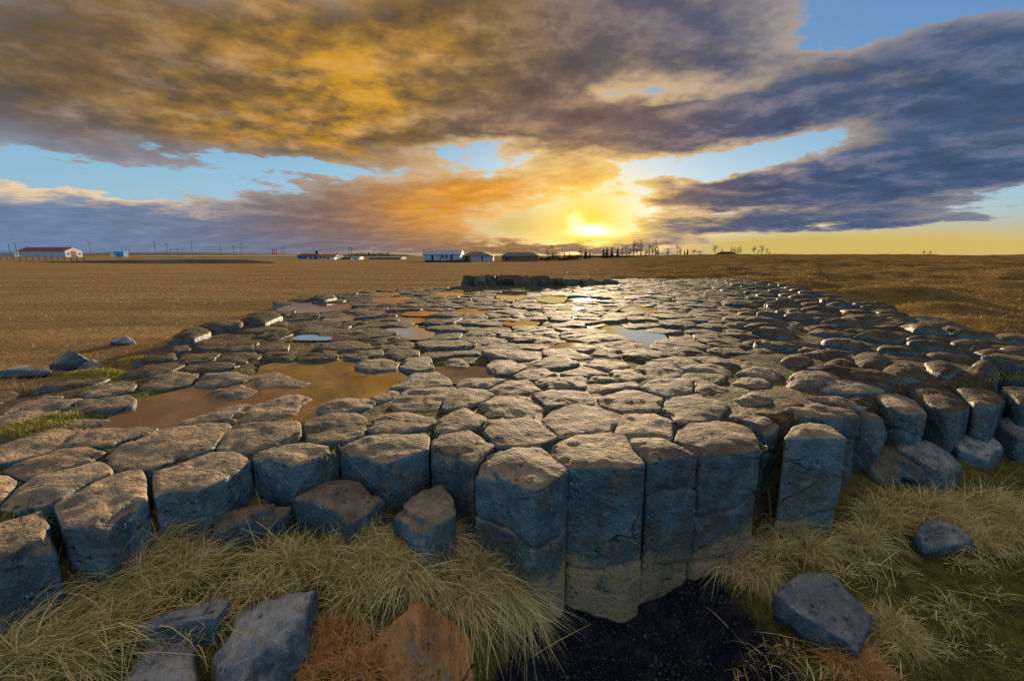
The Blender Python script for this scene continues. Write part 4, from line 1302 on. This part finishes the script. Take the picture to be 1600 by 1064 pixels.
M['door_red'] = mat_plain('red_door', (0.25, 0.06, 0.03), .6, .2, 1.0)
M['pole'] = mat_plain('pole_wood', (0.09, 0.075, 0.06), .8, .2, 2.0)
M['flag'] = mat_plain('flag_red', (0.55, 0.03, 0.03), .7, .1, 2.0)
M['bark'] = mat_plain('bark', (0.055, 0.042, 0.032), .9, .3, 4.0)
M['needle'] = mat_plain('needle', (0.028, 0.036, 0.018), .9, .4, 2.0)
M['hill'] = mat_plain('far_heath', (0.11, 0.08, 0.045), .95, .35, .05, spec=.1)
M['hedge'] = mat_plain('hedge_twigs', (0.055, 0.042, 0.024), .95, .4, 1.0, spec=.1)
M['lake'] = mat_plain('lake_water', (0.35, 0.38, 0.42), .12, .05, .05)


def spot(px, depth):
    x = (px - 800) / F_PX * depth * math.cos(PITCH)   # depth measured along the ground, horizon line
    x = (px - 800) / F_PX * (depth * math.cos(PITCH) + 0.0)
    return x, depth, float(terrain(np.array([x]), np.array([depth]))[0])


def add_box(v, f, x0, x1, y0, y1, z0, z1):
    b = len(v)
    v += [(x0, y0, z0), (x1, y0, z0), (x1, y1, z0), (x0, y1, z0), (x0, y0, z1), (x1, y0, z1), (x1, y1, z1), (x0, y1, z1)]
    f += [tuple(b + i for i in q) for q in ((0, 3, 2, 1), (4, 5, 6, 7), (0, 1, 5, 4), (1, 2, 6, 5), (2, 3, 7, 6), (3, 0, 4, 7))]


def part_box(name, mat, parent, *dims):
    v, f = [], []
    add_box(v, f, *dims)
    return mesh_obj(name, v, f, mat, parent, smooth=False)


def gable_roof(name, mat, parent, x0, x1, y0, y1, z, h, over=.25, hip=0.0, along='x', t=.12):
    v, f = [], []
    if along == 'x':
        ym = (y0 + y1) / 2
        pts = [(x0 - over, y0 - over, z), (x1 + over, y0 - over, z), (x1 + over, y1 + over, z), (x0 - over, y1 + over, z), (x0 - over + hip, ym, z + h), (x1 + over - hip, ym, z + h)]
        fc = [(0, 1, 5, 4), (2, 3, 4, 5), (1, 2, 5), (3, 0, 4)]
    else:
        xm = (x0 + x1) / 2
        pts = [(x0 - over, y0 - over, z), (x1 + over, y0 - over, z), (x1 + over, y1 + over, z), (x0 - over, y1 + over, z), (xm, y0 - over + hip, z + h), (xm, y1 + over - hip, z + h)]
        fc = [(1, 2, 5, 4), (3, 0, 4, 5), (0, 1, 4), (2, 3, 5)]
    v = pts + [(p[0], p[1], p[2] - t) for p in pts[:4]]
    f = fc + [(0, 6, 7, 1), (1, 7, 8, 2), (2, 8, 9, 3), (3, 9, 6, 0), (6, 9, 8, 7)]
    return mesh_obj(name, v, f, mat, parent, smooth=False)


def gable_wall(name, mat, parent, x, y0, y1, z0, z1, h, t=.1):
    ym = (y0 + y1) / 2
    prof = [(y0, z0), (y1, z0), (y1, z1), (ym, z1 + h), (y0, z1)]
    v = [(x, a, b) for a, b in prof] + [(x + t, a, b) for a, b in prof]
    f = [(4, 3, 2, 1, 0), (5, 6, 7, 8, 9)] + [(i, (i + 1) % 5, 5 + (i + 1) % 5, 5 + i) for i in range(5)]
    return mesh_obj(name, v, f, mat, parent, smooth=False)


def pxw(px, depth):
    return px * depth / F_PX * 1.0


def place(px0, px1, depth):
    """left and right edge in metres, ground level"""
    k = depth / F_PX * math.cos(PITCH) / math.cos(PITCH)
    # on the horizon line a pixel step is depth/f divided by the cosine of the pitch
    k = depth / (F_PX / math.cos(PITCH))
    x0, x1 = (px0 - 800) * k, (px1 - 800) * k
    return x0, x1, float(terrain(np.array([(x0 + x1) / 2]), np.array([depth]))[0])


def ph(py, depth):
    """height above the ground datum for a picture row"""
    return at_depth(800, py, depth)[2]


# white barn with red roof
dp = 200.0
x0, x1, zg = place(30, 101, dp)
b = empty('barn', ((x0 + x1) / 2, dp + 4, zg)); L2 = (x1 - x0) / 2
part_box('wall', M['pale_wall'], b, -L2, L2, -4, 4, -.3, 2.7)
gable_roof('roof', M['red_roof'], b, -L2, L2, -4, 4, 2.72, 1.5, .3)
gw = gable_wall('gable_wall', M['white_wall'], b, L2 + .02, -4, 4, -.3, 2.6, 1.45, .35)
part_box('door', M['door_red'], b, L2 + .36, L2 + .45, -1.0, 1.0, -.2, 2.5)
for yy in (-2.9, 2.3): part_box('window', M['dark'], b, L2 + .36, L2 + .42, yy, yy + .9, 1.0, 1.7)
tag(b, 'long white barn with dark red roof and red door in its gable end', 'barn')
x0, x1, zg = place(-20, 26, 230)
b = empty('shed', ((x0 + x1) / 2, 232, zg)); L2 = (x1 - x0) / 2
part_box('wall', M['pale_wall'], b, -L2, L2, -3, 3, -.3, 1.7); gable_roof('roof', M['grey_roof'], b, -L2, L2, -3, 3, 1.72, .9)
tag(b, 'low grey shed beside the red-roofed white barn', 'shed')
# containers
x0, x1, zg = place(181, 197, 190)
b = empty('container', ((x0 + x1) / 2, 190, zg)); L2 = (x1 - x0) / 2
part_box('body', M['container_blue'], b, -L2, L2, -1.2, 1.2, .1, 2.3)
for k in range(9): part_box('rib', M['container_blue'], b, -L2 + .2 + k * .48, -L2 + .32 + k * .48, -1.27, -1.21, .15, 2.25)
tag(b, 'bright blue container standing alone beyond the hay field', 'container')
x0, x1, zg = place(175, 181, 188)
b = empty('small_hut', ((x0 + x1) / 2, 188, zg)); L2 = (x1 - x0) / 2
part_box('wall', M['white_wall'], b, -L2, L2, -.8, .8, -.2, 1.4); gable_roof('roof', M['grey_roof'], b, -L2, L2, -.8, .8, 1.42, .4, .1)
tag(b, 'small white hut beside the blue container', 'hut')


def farm(name, px0, px1, depth, eave, ridge, wall, roof, label, cat, hip=0.0, deep=7.0, items=()):
    x0, x1, zg = place(px0, px1, depth)
    b = empty(name, ((x0 + x1) / 2, depth + deep / 2, zg)); L2 = (x1 - x0) / 2
    ze, zr = ph(eave, depth) - zg, ph(ridge, depth + deep / 2) - zg
    part_box('wall', wall, b, -L2, L2, -deep / 2, deep / 2, -.4, ze)
    gable_roof('roof', roof, b, -L2, L2, -deep / 2, deep / 2, ze + .02, max(.3, zr - ze), .2, hip)
    k = depth / F_PX * math.cos(PITCH)
    for (nm, a, c, z0, z1, mt) in items:
        xa, xc = (a - (px0 + px1) / 2) * k, (c - (px0 + px1) / 2) * k
        part_box(nm, M[mt], b, xa, xc, -deep / 2 - .06, -deep / 2 + .02, z0 * ze, z1 * ze)
    tag(b, label, cat)
    return b


farm('farm_building', 661, 719, 105, 397.5, 391, M['pale_wall'], M['grey_roof'], 'long pale farm building with light metal roof and dark doorways', 'building',
     items=[('door', 674, 677, 0, .92, 'dark'), ('door', 704, 707, 0, .92, 'dark'), ('window', 690, 693, .45, .85, 'dark'), ('window', 696, 699, .45, .85, 'dark'), ('post', 687, 688, 0, .95, 'brown_wall')])
farm('farm_building', 718.5, 770, 112, 400, 393.5, M['brown_wall'], M['brown_roof'], 'farm garage with brown hipped roof and wide pale doors', 'building', hip=3.0,
     items=[('garage_door', 735, 752, 0, .95, 'pale_wall'), ('garage_door', 755, 769, 0, .9, 'pale_wall'), ('door', 727, 731, 0, .9, 'dark'), ('wall_panel', 719, 726, 0, .95, 'pale_wall')])
farm('brown_barn', 784, 842, 108, 400, 394.5, M['brown_wall'], M['brown_roof'], 'dark brown barn beside the pale garage under the sunset', 'barn', hip=1.5, items=[('door', 790, 794, 0, .8, 'dark')])
farm('blue_building', 465, 494, 140, 400, 396.5, M['blue_wall'], M['red_roof'], 'dark blue building with dull red roof beside the white gabled house', 'building', items=[('door', 480, 483, 0, .8, 'pale_wall'), ('window', 487, 490, .3, .8, 'pale_wall')])
farm('white_house', 495.5, 522, 140, 401, 397, M['white_wall'], M['rust_roof'], 'white house with rust-coloured roof beside the dark blue building', 'house', items=[('window', 499, 502, .3, .8, 'dark'), ('window', 505, 508, .3, .8, 'dark'), ('door', 511, 514, 0, .8, 'blue_wall')])
farm('low_building', 526, 548, 146, 402.5, 401, M['green_wall'], M['green_wall'], 'low dark green building behind the white shed', 'building', items=[('window', 533, 535, .3, .7, 'dark')])
farm('white_shed', 549.5, 561, 142, 402.5, 401, M['white_wall'], M['grey_roof'], 'small white shed between two low dark buildings', 'shed', deep=4, items=[('door', 553, 556, 0, .8, 'grey_roof')])
farm('low_building', 576, 626, 146, 403, 401.2, M['green_wall'], M['green_wall'], 'long low dark building at the far edge of the hay field', 'building', items=[('window', 590, 593, .3, .7, 'dark'), ('window', 606, 609, .3, .7, 'dark')])
farm('black_roofed_house', 1127, 1160, 112, 401.5, 393.5, M['brown_wall'], M['black_roof'], 'black-roofed house with steep hipped ends among bare trees', 'house', hip=1.3, deep=6, items=[('window', 1148, 1151, .2, .9, 'pale_wall')])
farm('annex', 1161, 1173, 112, 401.5, 398.5, M['brown_wall'], M['black_roof'], 'low dark annex beside the black-roofed house', 'shed', hip=.4, deep=4)
farm('dark_shed', 1080, 1102, 116, 401.6, 399.6, M['brown_wall'], M['black_roof'], 'low dark shed under a rounded bare tree', 'shed', hip=.8, deep=4)


def tube(v, f, a, b, ra, rb, n=4):
    a, b = np.array(a, float), np.array(b, float); d = b - a; L = np.linalg.norm(d)
    if L < 1e-6: return
    d /= L; u = np.cross(d, [0.3, 1, .2]); u /= np.linalg.norm(u); w = np.cross(d, u); k = len(v)
    for c, r_ in ((a, ra), (b, rb)):
        for i in range(n):
            t = 2 * math.pi * i / n
            v.append(tuple(c + r_ * (math.cos(t) * u + math.sin(t) * w)))
    for i in range(n): f.append((k + i, k + (i + 1) % n, k + n + (i + 1) % n, k + n + i))


# utility poles, masts and flags
for i, (px, dpth, top, arm) in enumerate([(17, 150, 380.5, 0), (27, 170, 379, 0), (142, 240, 379, 1), (244, 260, 378, 1), (262, 270, 380.5, 1), (301, 270, 378, 1), (346, 280, 381, 1), (366, 300, 385, 1), (378, 280, 380, 1), (441, 300, 386, 1), (445, 300, 387, 1), (661.5, 120, 389.5, 0), (672.5, 125, 388.5, 0), (710, 130, 393, 0), (743, 140, 391, 0)]):
    x0, x1, zg = place(px - .5, px + .5, dpth)
    b = empty('utility_pole', ((x0 + x1) / 2, dpth, zg)); h = ph(top, dpth) - zg
    v, f = [], []; tube(v, f, (0, 0, -.3), (.15 * ((i % 3) - 1), 0, h), .045 + .0003 * dpth, .03 + .0003 * dpth, 6); mesh_obj('pole', v, f, M['pole'], b)
    if arm: part_box('crossarm', M['pole'], b, -.9, .9, -.08, .08, h - .45, h - .25)
    if arm: tag(b, 'slim utility pole with crossarm standing in the far plain beyond the hay field', 'pole', 'utility poles on the far plain')
    elif px < 100: tag(b, 'plain leaning pole without crossarm behind the white barn', 'pole', 'poles behind the white barn')
    else: tag(b, 'thin mast standing behind the roofs of the pale farm buildings', 'pole', 'masts behind the farm buildings')
for (px, dpth, wpx, top, lab) in [(273, 290, 11, 389, 'low dark frame like a goal standing on the far shore'), (548, 150, 4, 387, 'twin-post power frame above the white shed')]:
    x0, x1, zg = place(px - wpx / 2, px + wpx / 2, dpth); w = (x1 - x0) / 2; h = ph(top, dpth) - zg
    b = empty('power_frame', ((x0 + x1) / 2, dpth, zg))
    for s in (-1, 1):
        v, f = [], []; tube(v, f, (s * w, 0, -.3), (s * w, 0, h), .12, .10, 6); mesh_obj('post', v, f, M['pole'], b)
    part_box('crossbar', M['pole'], b, -w * 1.35, w * 1.35, -.1, .1, h - .3, h - .1)
    tag(b, lab, 'frame')
for px in (426, 429.2, 432.4):
    x0, x1, zg = place(px - .5, px + .5, 190); h = ph(388.5, 190) - zg
    b = empty('banner_flag', ((x0 + x1) / 2, 190, zg))
    v, f = [], []; tube(v, f, (0, 0, -.3), (0, 0, h), .06, .05, 6); mesh_obj('pole', v, f, M['pole'], b)
    v = []; nn = 8
    for k in range(nn + 1):
        z = h - .1 - k * (h * .62) / nn
        v += [(.07, -.03, z), (.36 + .04 * math.sin(k), .08 * math.sin(k * 1.2), z), (.07, .0, z), (.36 + .04 * math.sin(k), .03 + .08 * math.sin(k * 1.2), z)]
    f = []
    for k in range(nn):
        a = 4 * k
        f += [(a, a + 4, a + 5, a + 1), (a + 2, a + 3, a + 7, a + 6), (a + 1, a + 5, a + 7, a + 3)]
    mesh_obj('banner', v, f, M['flag'], b)
    tag(b, 'tall red banner flag on a pole beyond the hay field', 'flag', 'red banner flags in a row')
x0, x1, zg = place(493.5, 498, 138)
b = empty('sign_board', ((x0 + x1) / 2, 138, zg)); h = ph(392.5, 138) - zg
part_box('panel', M['dark'], b, -.45, .45, -.08, .08, h - .75, h)
for s in (-.3, .3): part_box('post', M['pole'], b, s - .06, s + .06, -.05, .05, -.3, h - .75)
tag(b, 'dark square board on posts above the white house roof', 'sign')

# the far lake, low hills and dark banks
x0, x1, zg = place(195, 430, 300)
lz = float(np.max(terrain(np.linspace(-300, -90, 60), np.full(60, 260.)))) + .06
v = [(-175, 222, lz), (-112, 222, lz), (-230, 900, lz), (-760, 900, lz)]
tag(mesh_obj('lake', v, [(0, 1, 2, 3)], M['lake'], smooth=False), kind='structure')


def ridge(name, pts, depth, thick=40.0, seed=0, jag=.25):
    """a long low hill: pts are (column, crest row)"""
    xs = np.linspace(pts[0][0], pts[-1][0], 220); ys = np.interp(xs, [p[0] for p in pts], [p[1] for p in pts])
    k = depth / (F_PX / math.cos(PITCH))
    X = (xs - 800) * k
    crest = np.array([ph(y, depth) for y in ys]) + jag * fbm(np.c_[X * .12, 0 * X, 0 * X], 4, seed)
    prof = [(-1, -3.0), (-.55, .45), (-.2, .85), (0, 1), (.3, .8), (1, -3.0)]
    V = []
    base = terrain(X, np.full_like(X, depth)) - .5
    for (o_, s) in prof:
        z = base + (crest - base) * s if s > 0 else base - 2
        V.append(np.c_[X, np.full_like(X, depth + o_ * thick), z])
    n = len(xs); V = np.vstack(V)
    F = [(a * n + i, a * n + i + 1, (a + 1) * n + i + 1, (a + 1) * n + i) for a in range(len(prof) - 1) for i in range(n - 1)]
    o = mesh_obj(name, V, F, M['hill'])
    tag(o, kind='structure')
    return o


ridge('hills', [(-120, 398), (130, 395.5), (180, 394.5), (300, 393.5), (420, 395), (470, 396), (560, 394.5), (700, 396.5), (860, 398.5)], 1000, 120, 5, 1.2)
ridge('hill', [(500, 400), (530, 397.5), (560, 396), (600, 395.5), (640, 397), (680, 400)], 330, 30, 6, .5)
ridge('earth_bank', [(-150, 409), (50, 408.6), (130, 407.6), (250, 406.2), (330, 405.4), (390, 406.4), (425, 409), (450, 414)], 82, 2.0, 7, .10)
ridge('shore_bank', [(240, 402.6), (290, 401.2), (320, 400.7), (350, 402.2), (420, 402.8)], 205, 5, 8, .2)


def clump(name, px0, px1, depth, top, label, seed, cat='hedge', n=900):
    """dense twiggy hedge"""
    x0, x1, zg = place(px0, px1, depth); r_ = np.random.default_rng(seed)
    h = max(.5, ph(top, depth) - zg)
    c = np.c_[r_.uniform(x0, x1, n), depth + r_.uniform(-.7, .7, n), zg + h * r_.uniform(0, 1, n) ** .8 * (.75 + .25 * vnoise(np.c_[r_.uniform(0, 9, n), r_.uniform(0, 9, n), r_.uniform(0, 9, n)], seed))]
    c[:, 2] = zg + (c[:, 2] - zg) * (.72 + .35 * vnoise(np.c_[c[:, 0] * .5, c[:, 0] * 0, c[:, 0] * 0], seed))
    d = r_.normal(size=(n, 3)); d[:, 2] = np.abs(d[:, 2]); d /= np.linalg.norm(d, axis=1)[:, None]
    e = np.cross(d, r_.normal(size=(n, 3))); e /= np.linalg.norm(e, axis=1)[:, None]
    s = r_.uniform(.12, .32, n)[:, None]
    V = np.stack([c - e * s * .35, c + e * s * .35, c + d * s * 1.5], 1).reshape(-1, 3)
    org = np.array([(x0 + x1) / 2, depth, zg])
    b = empty(name, org)
    mesh_obj('foliage', V - org, np.arange(3 * n).reshape(-1, 3), M['hedge'], b, smooth=False)
    for k in range(max(2, min(8, int((x1 - x0) / 1.5)))):
        v, f = [], []
        t = r_.uniform(x0, x1) - org[0]; tube(v, f, (t, 0, -.2), (t + r_.normal(0, .1), 0, h * .6), .05, .03)
        mesh_obj('stem', v, f, M['bark'], b)
    tag(b, label, cat)
    return b


clump('hedge', 843, 905, 110, 396.5, 'dark twiggy hedge beside the brown barn', 1, n=1500)
clump('hedge', 905, 1040, 128, 399.5, 'long low dark hedge at the foot of the spruce trees', 2, n=2400)
clump('hedge', 665, 735, 92, 407.5, 'low dark scrub in front of the pale farm buildings', 3, 'scrub', n=1200)
for i, (a, c_, tp) in enumerate([(554, 560, 393.5), (562, 572, 392), (575, 578, 391.5), (582, 586, 393), (591, 600, 391.5), (604, 608, 393)]):
    clump('shrub', a, c_, 300, tp, 'dark shrub on the low hill behind the far low buildings', 20 + i, 'shrub', 260)['group'] = 'shrubs on the low hill'


def bare_geo(h, seed, spread=.35, poplar=False):
    r_ = np.random.default_rng(seed); tv, tf, cv, cf = [], [], [], []
    lean = r_.normal(0, .03, 2)
    P = [np.array([lean[0] * h * t + .02 * h * r_.normal() * t, lean[1] * h * t, h * t * .94]) for t in np.linspace(0, 1, 7)]
    for i in range(6): tube(tv, tf, P[i] - (np.array([0, 0, .3]) if i == 0 else 0), P[i + 1], .03 * h * (1 - i / 7), .03 * h * (1 - (i + 1) / 7), 5)
    nb = 26 if poplar else 22
    for k in range(nb):
        t = r_.uniform(.14 if poplar else .28, .97); i = min(5, int(t * 6)); p = P[i] + (P[i + 1] - P[i]) * (t * 6 - i)
        a = r_.uniform(0, 6.28); up = r_.uniform(.6, 1.3) if poplar else r_.uniform(.25, 1.1)
        ln = h * (.24 if poplar else spread) * (1.15 - .75 * t) * r_.uniform(.6, 1.2)
        d = np.array([math.cos(a), math.sin(a), up]); d /= np.linalg.norm(d)
        q = p + d * ln; tube(cv, cf, p, q, .011 * h * (1 - t * .6), .005 * h, 3)
        for m_ in range(5):
            s = r_.uniform(.3, 1); o_ = p + d * ln * s
            e = d + r_.normal(0, .55, 3); e[2] += .35; e /= np.linalg.norm(e)
            q2 = o_ + e * ln * r_.uniform(.3, .6); tube(cv, cf, o_, q2, .0055 * h, .003 * h, 3)
            for w_ in range(2):
                e2 = e + r_.normal(0, .6, 3); e2 /= np.linalg.norm(e2); o2 = o_ + (q2 - o_) * r_.uniform(.4, 1)
                tube(cv, cf, o2, o2 + e2 * ln * .22, .0035 * h, .002 * h, 3)
    return (tv, tf), (cv, cf)


def spruce_geo(h, seed):
    r_ = np.random.default_rng(seed); tv, tf, cv, cf = [], [], [], []
    tube(tv, tf, (0, 0, -.3), (0, 0, h), .03 * h, .006 * h, 5)
    for k in range(230):
        t = r_.uniform(.06, .99); a = r_.uniform(0, 6.28); R0 = h * .26 * (1 - t) ** .85 * r_.uniform(.6, 1.15) + .02 * h
        c = np.array([0, 0, h * t]); d = np.array([math.cos(a), math.sin(a), -.28 + .3 * t]); s = np.array([-math.sin(a), math.cos(a), 0])
        w = .05 * h * (1 - t * .6); b = len(cv)
        cv += [tuple(c), tuple(c + d * R0 * .6 + s * w), tuple(c + d * R0), tuple(c + d * R0 * .6 - s * w), tuple(c + d * R0 * .55 + np.array([0, 0, -.04 * h]))]
        cf += [(b, b + 1, b + 2), (b, b + 2, b + 3), (b, b + 4, b + 2)]
    return (tv, tf), (cv, cf)


TREES = [(856, 386, 'b'), (863, 384, 'b'), (882, 394.5, 's'), (890, 393.5, 's'), (907, 387.5, 'b'), (915, 388, 's'), (921.5, 392, 's'), (943, 387.5, 's'), (948, 386, 's'), (956, 386.5, 's'), (965, 385.5, 's'),
         (972, 385.5, 'p'), (978, 386, 'p'), (984, 386.5, 'p'), (990.5, 373.5, 'p'), (995.5, 378.5, 'p'), (1001, 376, 'p'), (1010, 386.5, 'p'), (1014, 380, 'p'), (1019, 379, 'p'), (1024.5, 376, 'p'), (1028, 384.5, 'p'),
         (1043, 387, 'p'), (1058, 383.5, 'b'), (1063, 385.5, 'p'), (1069.5, 391, 's'), (1074, 388.5, 's'), (1084, 390.5, 'r'), (1093, 392, 'r'), (1109, 396, 'b'), (1117, 382.5, 'b'), (1127.5, 387.5, 'p'),
         (1143, 386, 'p'), (1147, 384.5, 'p'), (1152, 385, 'p'), (1156, 384.5, 'p'), (1178, 383, 'b'), (1184, 391, 'b'), (1190, 382.5, 'b'), (1198, 388, 'b'), (1202.5, 392.5, 'b'), (804, 393.5, 's'), (811, 394, 'b')]
proto = {}
for kind, ns in (('b', 4), ('p', 4), ('s', 3), ('r', 2)):
    for j in range(ns):
        gq = spruce_geo(4.0, 60 + j) if kind == 's' else bare_geo(4.0, 80 + j + 10 * ord(kind), .5 if kind == 'r' else .32, kind == 'p')
        ms = []
        for nm, (v, f), mt in (('trunk', gq[0], M['bark']), ('crown', gq[1], M['needle'] if kind == 's' else M['bark'])):
            me = bpy.data.meshes.new(nm); me.from_pydata([tuple(q) for q in v], [], f); me.materials.append(mt); me.update(); ms.append(me)
        proto[(kind, j)] = ms
NM = {'b': ('bare_tree', 'bare leafless tree with open branching crown on the far skyline', 'tree', 'bare trees on the skyline'),
      'p': ('bare_tree', 'tall slim leafless poplar with upright twigs on the far skyline', 'tree', 'slim poplars on the skyline'),
      's': ('spruce_tree', 'small dark cone-shaped spruce on the far skyline', 'tree', 'spruces on the skyline'),
      'r': ('bare_tree', 'low rounded leafless tree above the low dark shed', 'tree', 'rounded trees above the dark shed')}
WHERE = [(850, 870, 'b', 'bare tree with open crown above the dark hedge beside the brown barn'), (880, 895, 's', 'tiny spruce tip rising above the hedge beside the brown barn'),
         (905, 909, 'b', 'forked bare tree standing alone between the hedge and the first spruces'), (913, 916, 's', 'spruce beside the forked bare tree, taller of a pair'), (920, 923, 's', 'small spruce beside the forked bare tree, shorter of a pair'),
         (940, 967, 's', 'dark spruce in the close row of four above the long hedge'), (970, 986, 'p', 'short slim poplar beside the close row of four spruces'),
         (989, 992, 'p', 'tallest slim leafless poplar of all on the skyline'), (994, 1002, 'p', 'slim poplar beside the tallest one above the long hedge'), (1009, 1011, 'p', 'short poplar between the two clusters of tall poplars'),
         (1012, 1026, 'p', 'tall slim poplar in the second cluster above the end of the long hedge'), (1027, 1030, 'p', 'shorter poplar closing the second cluster at the end of the long hedge'),
         (1040, 1045, 'p', 'lone thin poplar standing apart past the end of the long hedge'), (1056, 1060, 'b', 'bushy bare tree beside two dark spruces near the low dark shed'), (1061, 1065, 'p', 'thin poplar squeezed beside two dark spruces near the low dark shed'),
         (1068, 1076, 's', 'dense dark spruce in the pair beside the low dark shed'), (1107, 1111, 'b', 'very small bare tree between the dark shed and the black-roofed house'), (1115, 1119, 'b', 'tall bare tree between the dark shed and the black-roofed house'),
         (1126, 1129, 'p', 'thin poplar at the near corner of the black-roofed house'), (1140, 1158, 'p', 'thin poplar rising behind the ridge of the black-roofed house'), (1176, 1180, 'b', 'tall bare tree next to the low dark annex'),
         (1182, 1186, 'b', 'small bare tree between two tall bare trees past the annex'), (1188, 1192, 'b', 'tallest bare tree past the low dark annex'), (1196, 1199, 'b', 'middling bare tree past the annex beside the tallest bare one'), (1201, 1204, 'b', 'smallest bare tree at the end of the row past the annex'),
         (800, 806, 's', 'spruce tip rising behind the brown barn roof'), (808, 813, 'b', 'bare tree rising behind the brown barn roof')]
for i, (px, top, kind) in enumerate(TREES):
    dpth = 124 + 8 * ((i * 7) % 5) / 5 if px > 840 else 150
    x0, x1, zg = place(px - .5, px + .5, dpth)
    h = ph(top, dpth) - zg
    nm, lab, cat, grp = NM[kind]
    for lo, hi_, kd, l2 in WHERE:
        if lo <= px <= hi_ and kd == kind: lab = l2
    b = empty(nm, ((x0 + x1) / 2, dpth, zg), rz=i * 1.7)
    s = h / 4.0
    b.scale = (s * (1.35 if kind == 'r' else 1), s * (1.35 if kind == 'r' else 1), s)
    for part, me in zip(('trunk', 'crown'), proto[(kind, i % (3 if kind == 's' else 2 if kind == 'r' else 4))]):
        o = bpy.data.objects.new(part, me); col.objects.link(o); o.parent = b
    tag(b, lab, cat, grp)

for j, (px, top, lab) in enumerate([(1385, 396, 'single tiny bare shrub alone on the heath crest'), (1443, 391, 'bare shrub on the heath crest, taller of a pair'), (1453, 392.5, 'bare spreading shrub on the heath crest beside a taller one')]):
    x0, x1, zg = place(px - .5, px + .5, 80)
    h = ph(top, 80) - zg + .1
    b = empty('bare_shrub', ((x0 + x1) / 2, 80, zg - .1)); b.scale = (h / 4 * 1.6, h / 4 * 1.6, h / 4)
    for part, me in zip(('stem', 'crown'), proto[('b', j)]):
        o = bpy.data.objects.new(part, me); col.objects.link(o); o.parent = b
    tag(b, lab, 'shrub')

# fence along the earth bank
x0, x1, zg = place(-10, 130, 90)
b = empty('fence', ((x0 + x1) / 2, 90, zg))
for k in range(15):
    xx = x0 + (x1 - x0) * k / 14 - (x0 + x1) / 2
    part_box('fence_post', M['pole'], b, xx - .06, xx + .06, -.06, .06, -.3, .75 + .1 * math.sin(k * 3))
for z in (.3, .6): part_box('wire', M['pole'], b, (x0 - x1) / 2, (x1 - x0) / 2, -.01, .01, z, z + .015)
tag(b, 'wire fence on thin wooden posts along the dark earth bank', 'fence')

M['ledge'] = mat_basalt('ledge_rock', top=(0.15, 0.11, 0.06), top2=(0.08, 0.062, 0.038), side=(0.085, 0.070, 0.045), side2=(0.04, 0.034, 0.024), lichen=False, rough=.85)
# the dark lip of rock behind the pavement
led = empty('rock_ledge', tuple(at_depth(840, 446, 14.2)))
ri = np.random.default_rng(77)
for k in range(26):
    px = 730 + k * 9.2 + ri.uniform(-3, 3)
    dpth = 14.0 + .05 * max(0, k - 12) ** 1.2 + ri.uniform(-.25, .4)
    top = np.interp(px, [725, 760, 850, 862, 900, 965], [432.5, 431.5, 432, 436, 436.5, 439]) + ri.uniform(-.8, 1.0)
    x = (px - 800) * dpth / F_PX * math.cos(PITCH)
    zt = ph(top, dpth)
    o = boulder('ledge_block', (0, 0, 0), (ri.uniform(.17, .28), ri.uniform(.2, .35), .30), 300 + k, M['ledge'], (ri.uniform(-.15, .15), ri.uniform(-.15, .15), ri.uniform(0, 3)), planes=12, ups=[(0, 0, 1, .8)])
    o.parent = led; o.location = (x - led.location[0], dpth - led.location[1], zt - .22 - led.location[2])
tag(led, 'dark raised lip of broken basalt at the back of the pavement', 'rock ledge')
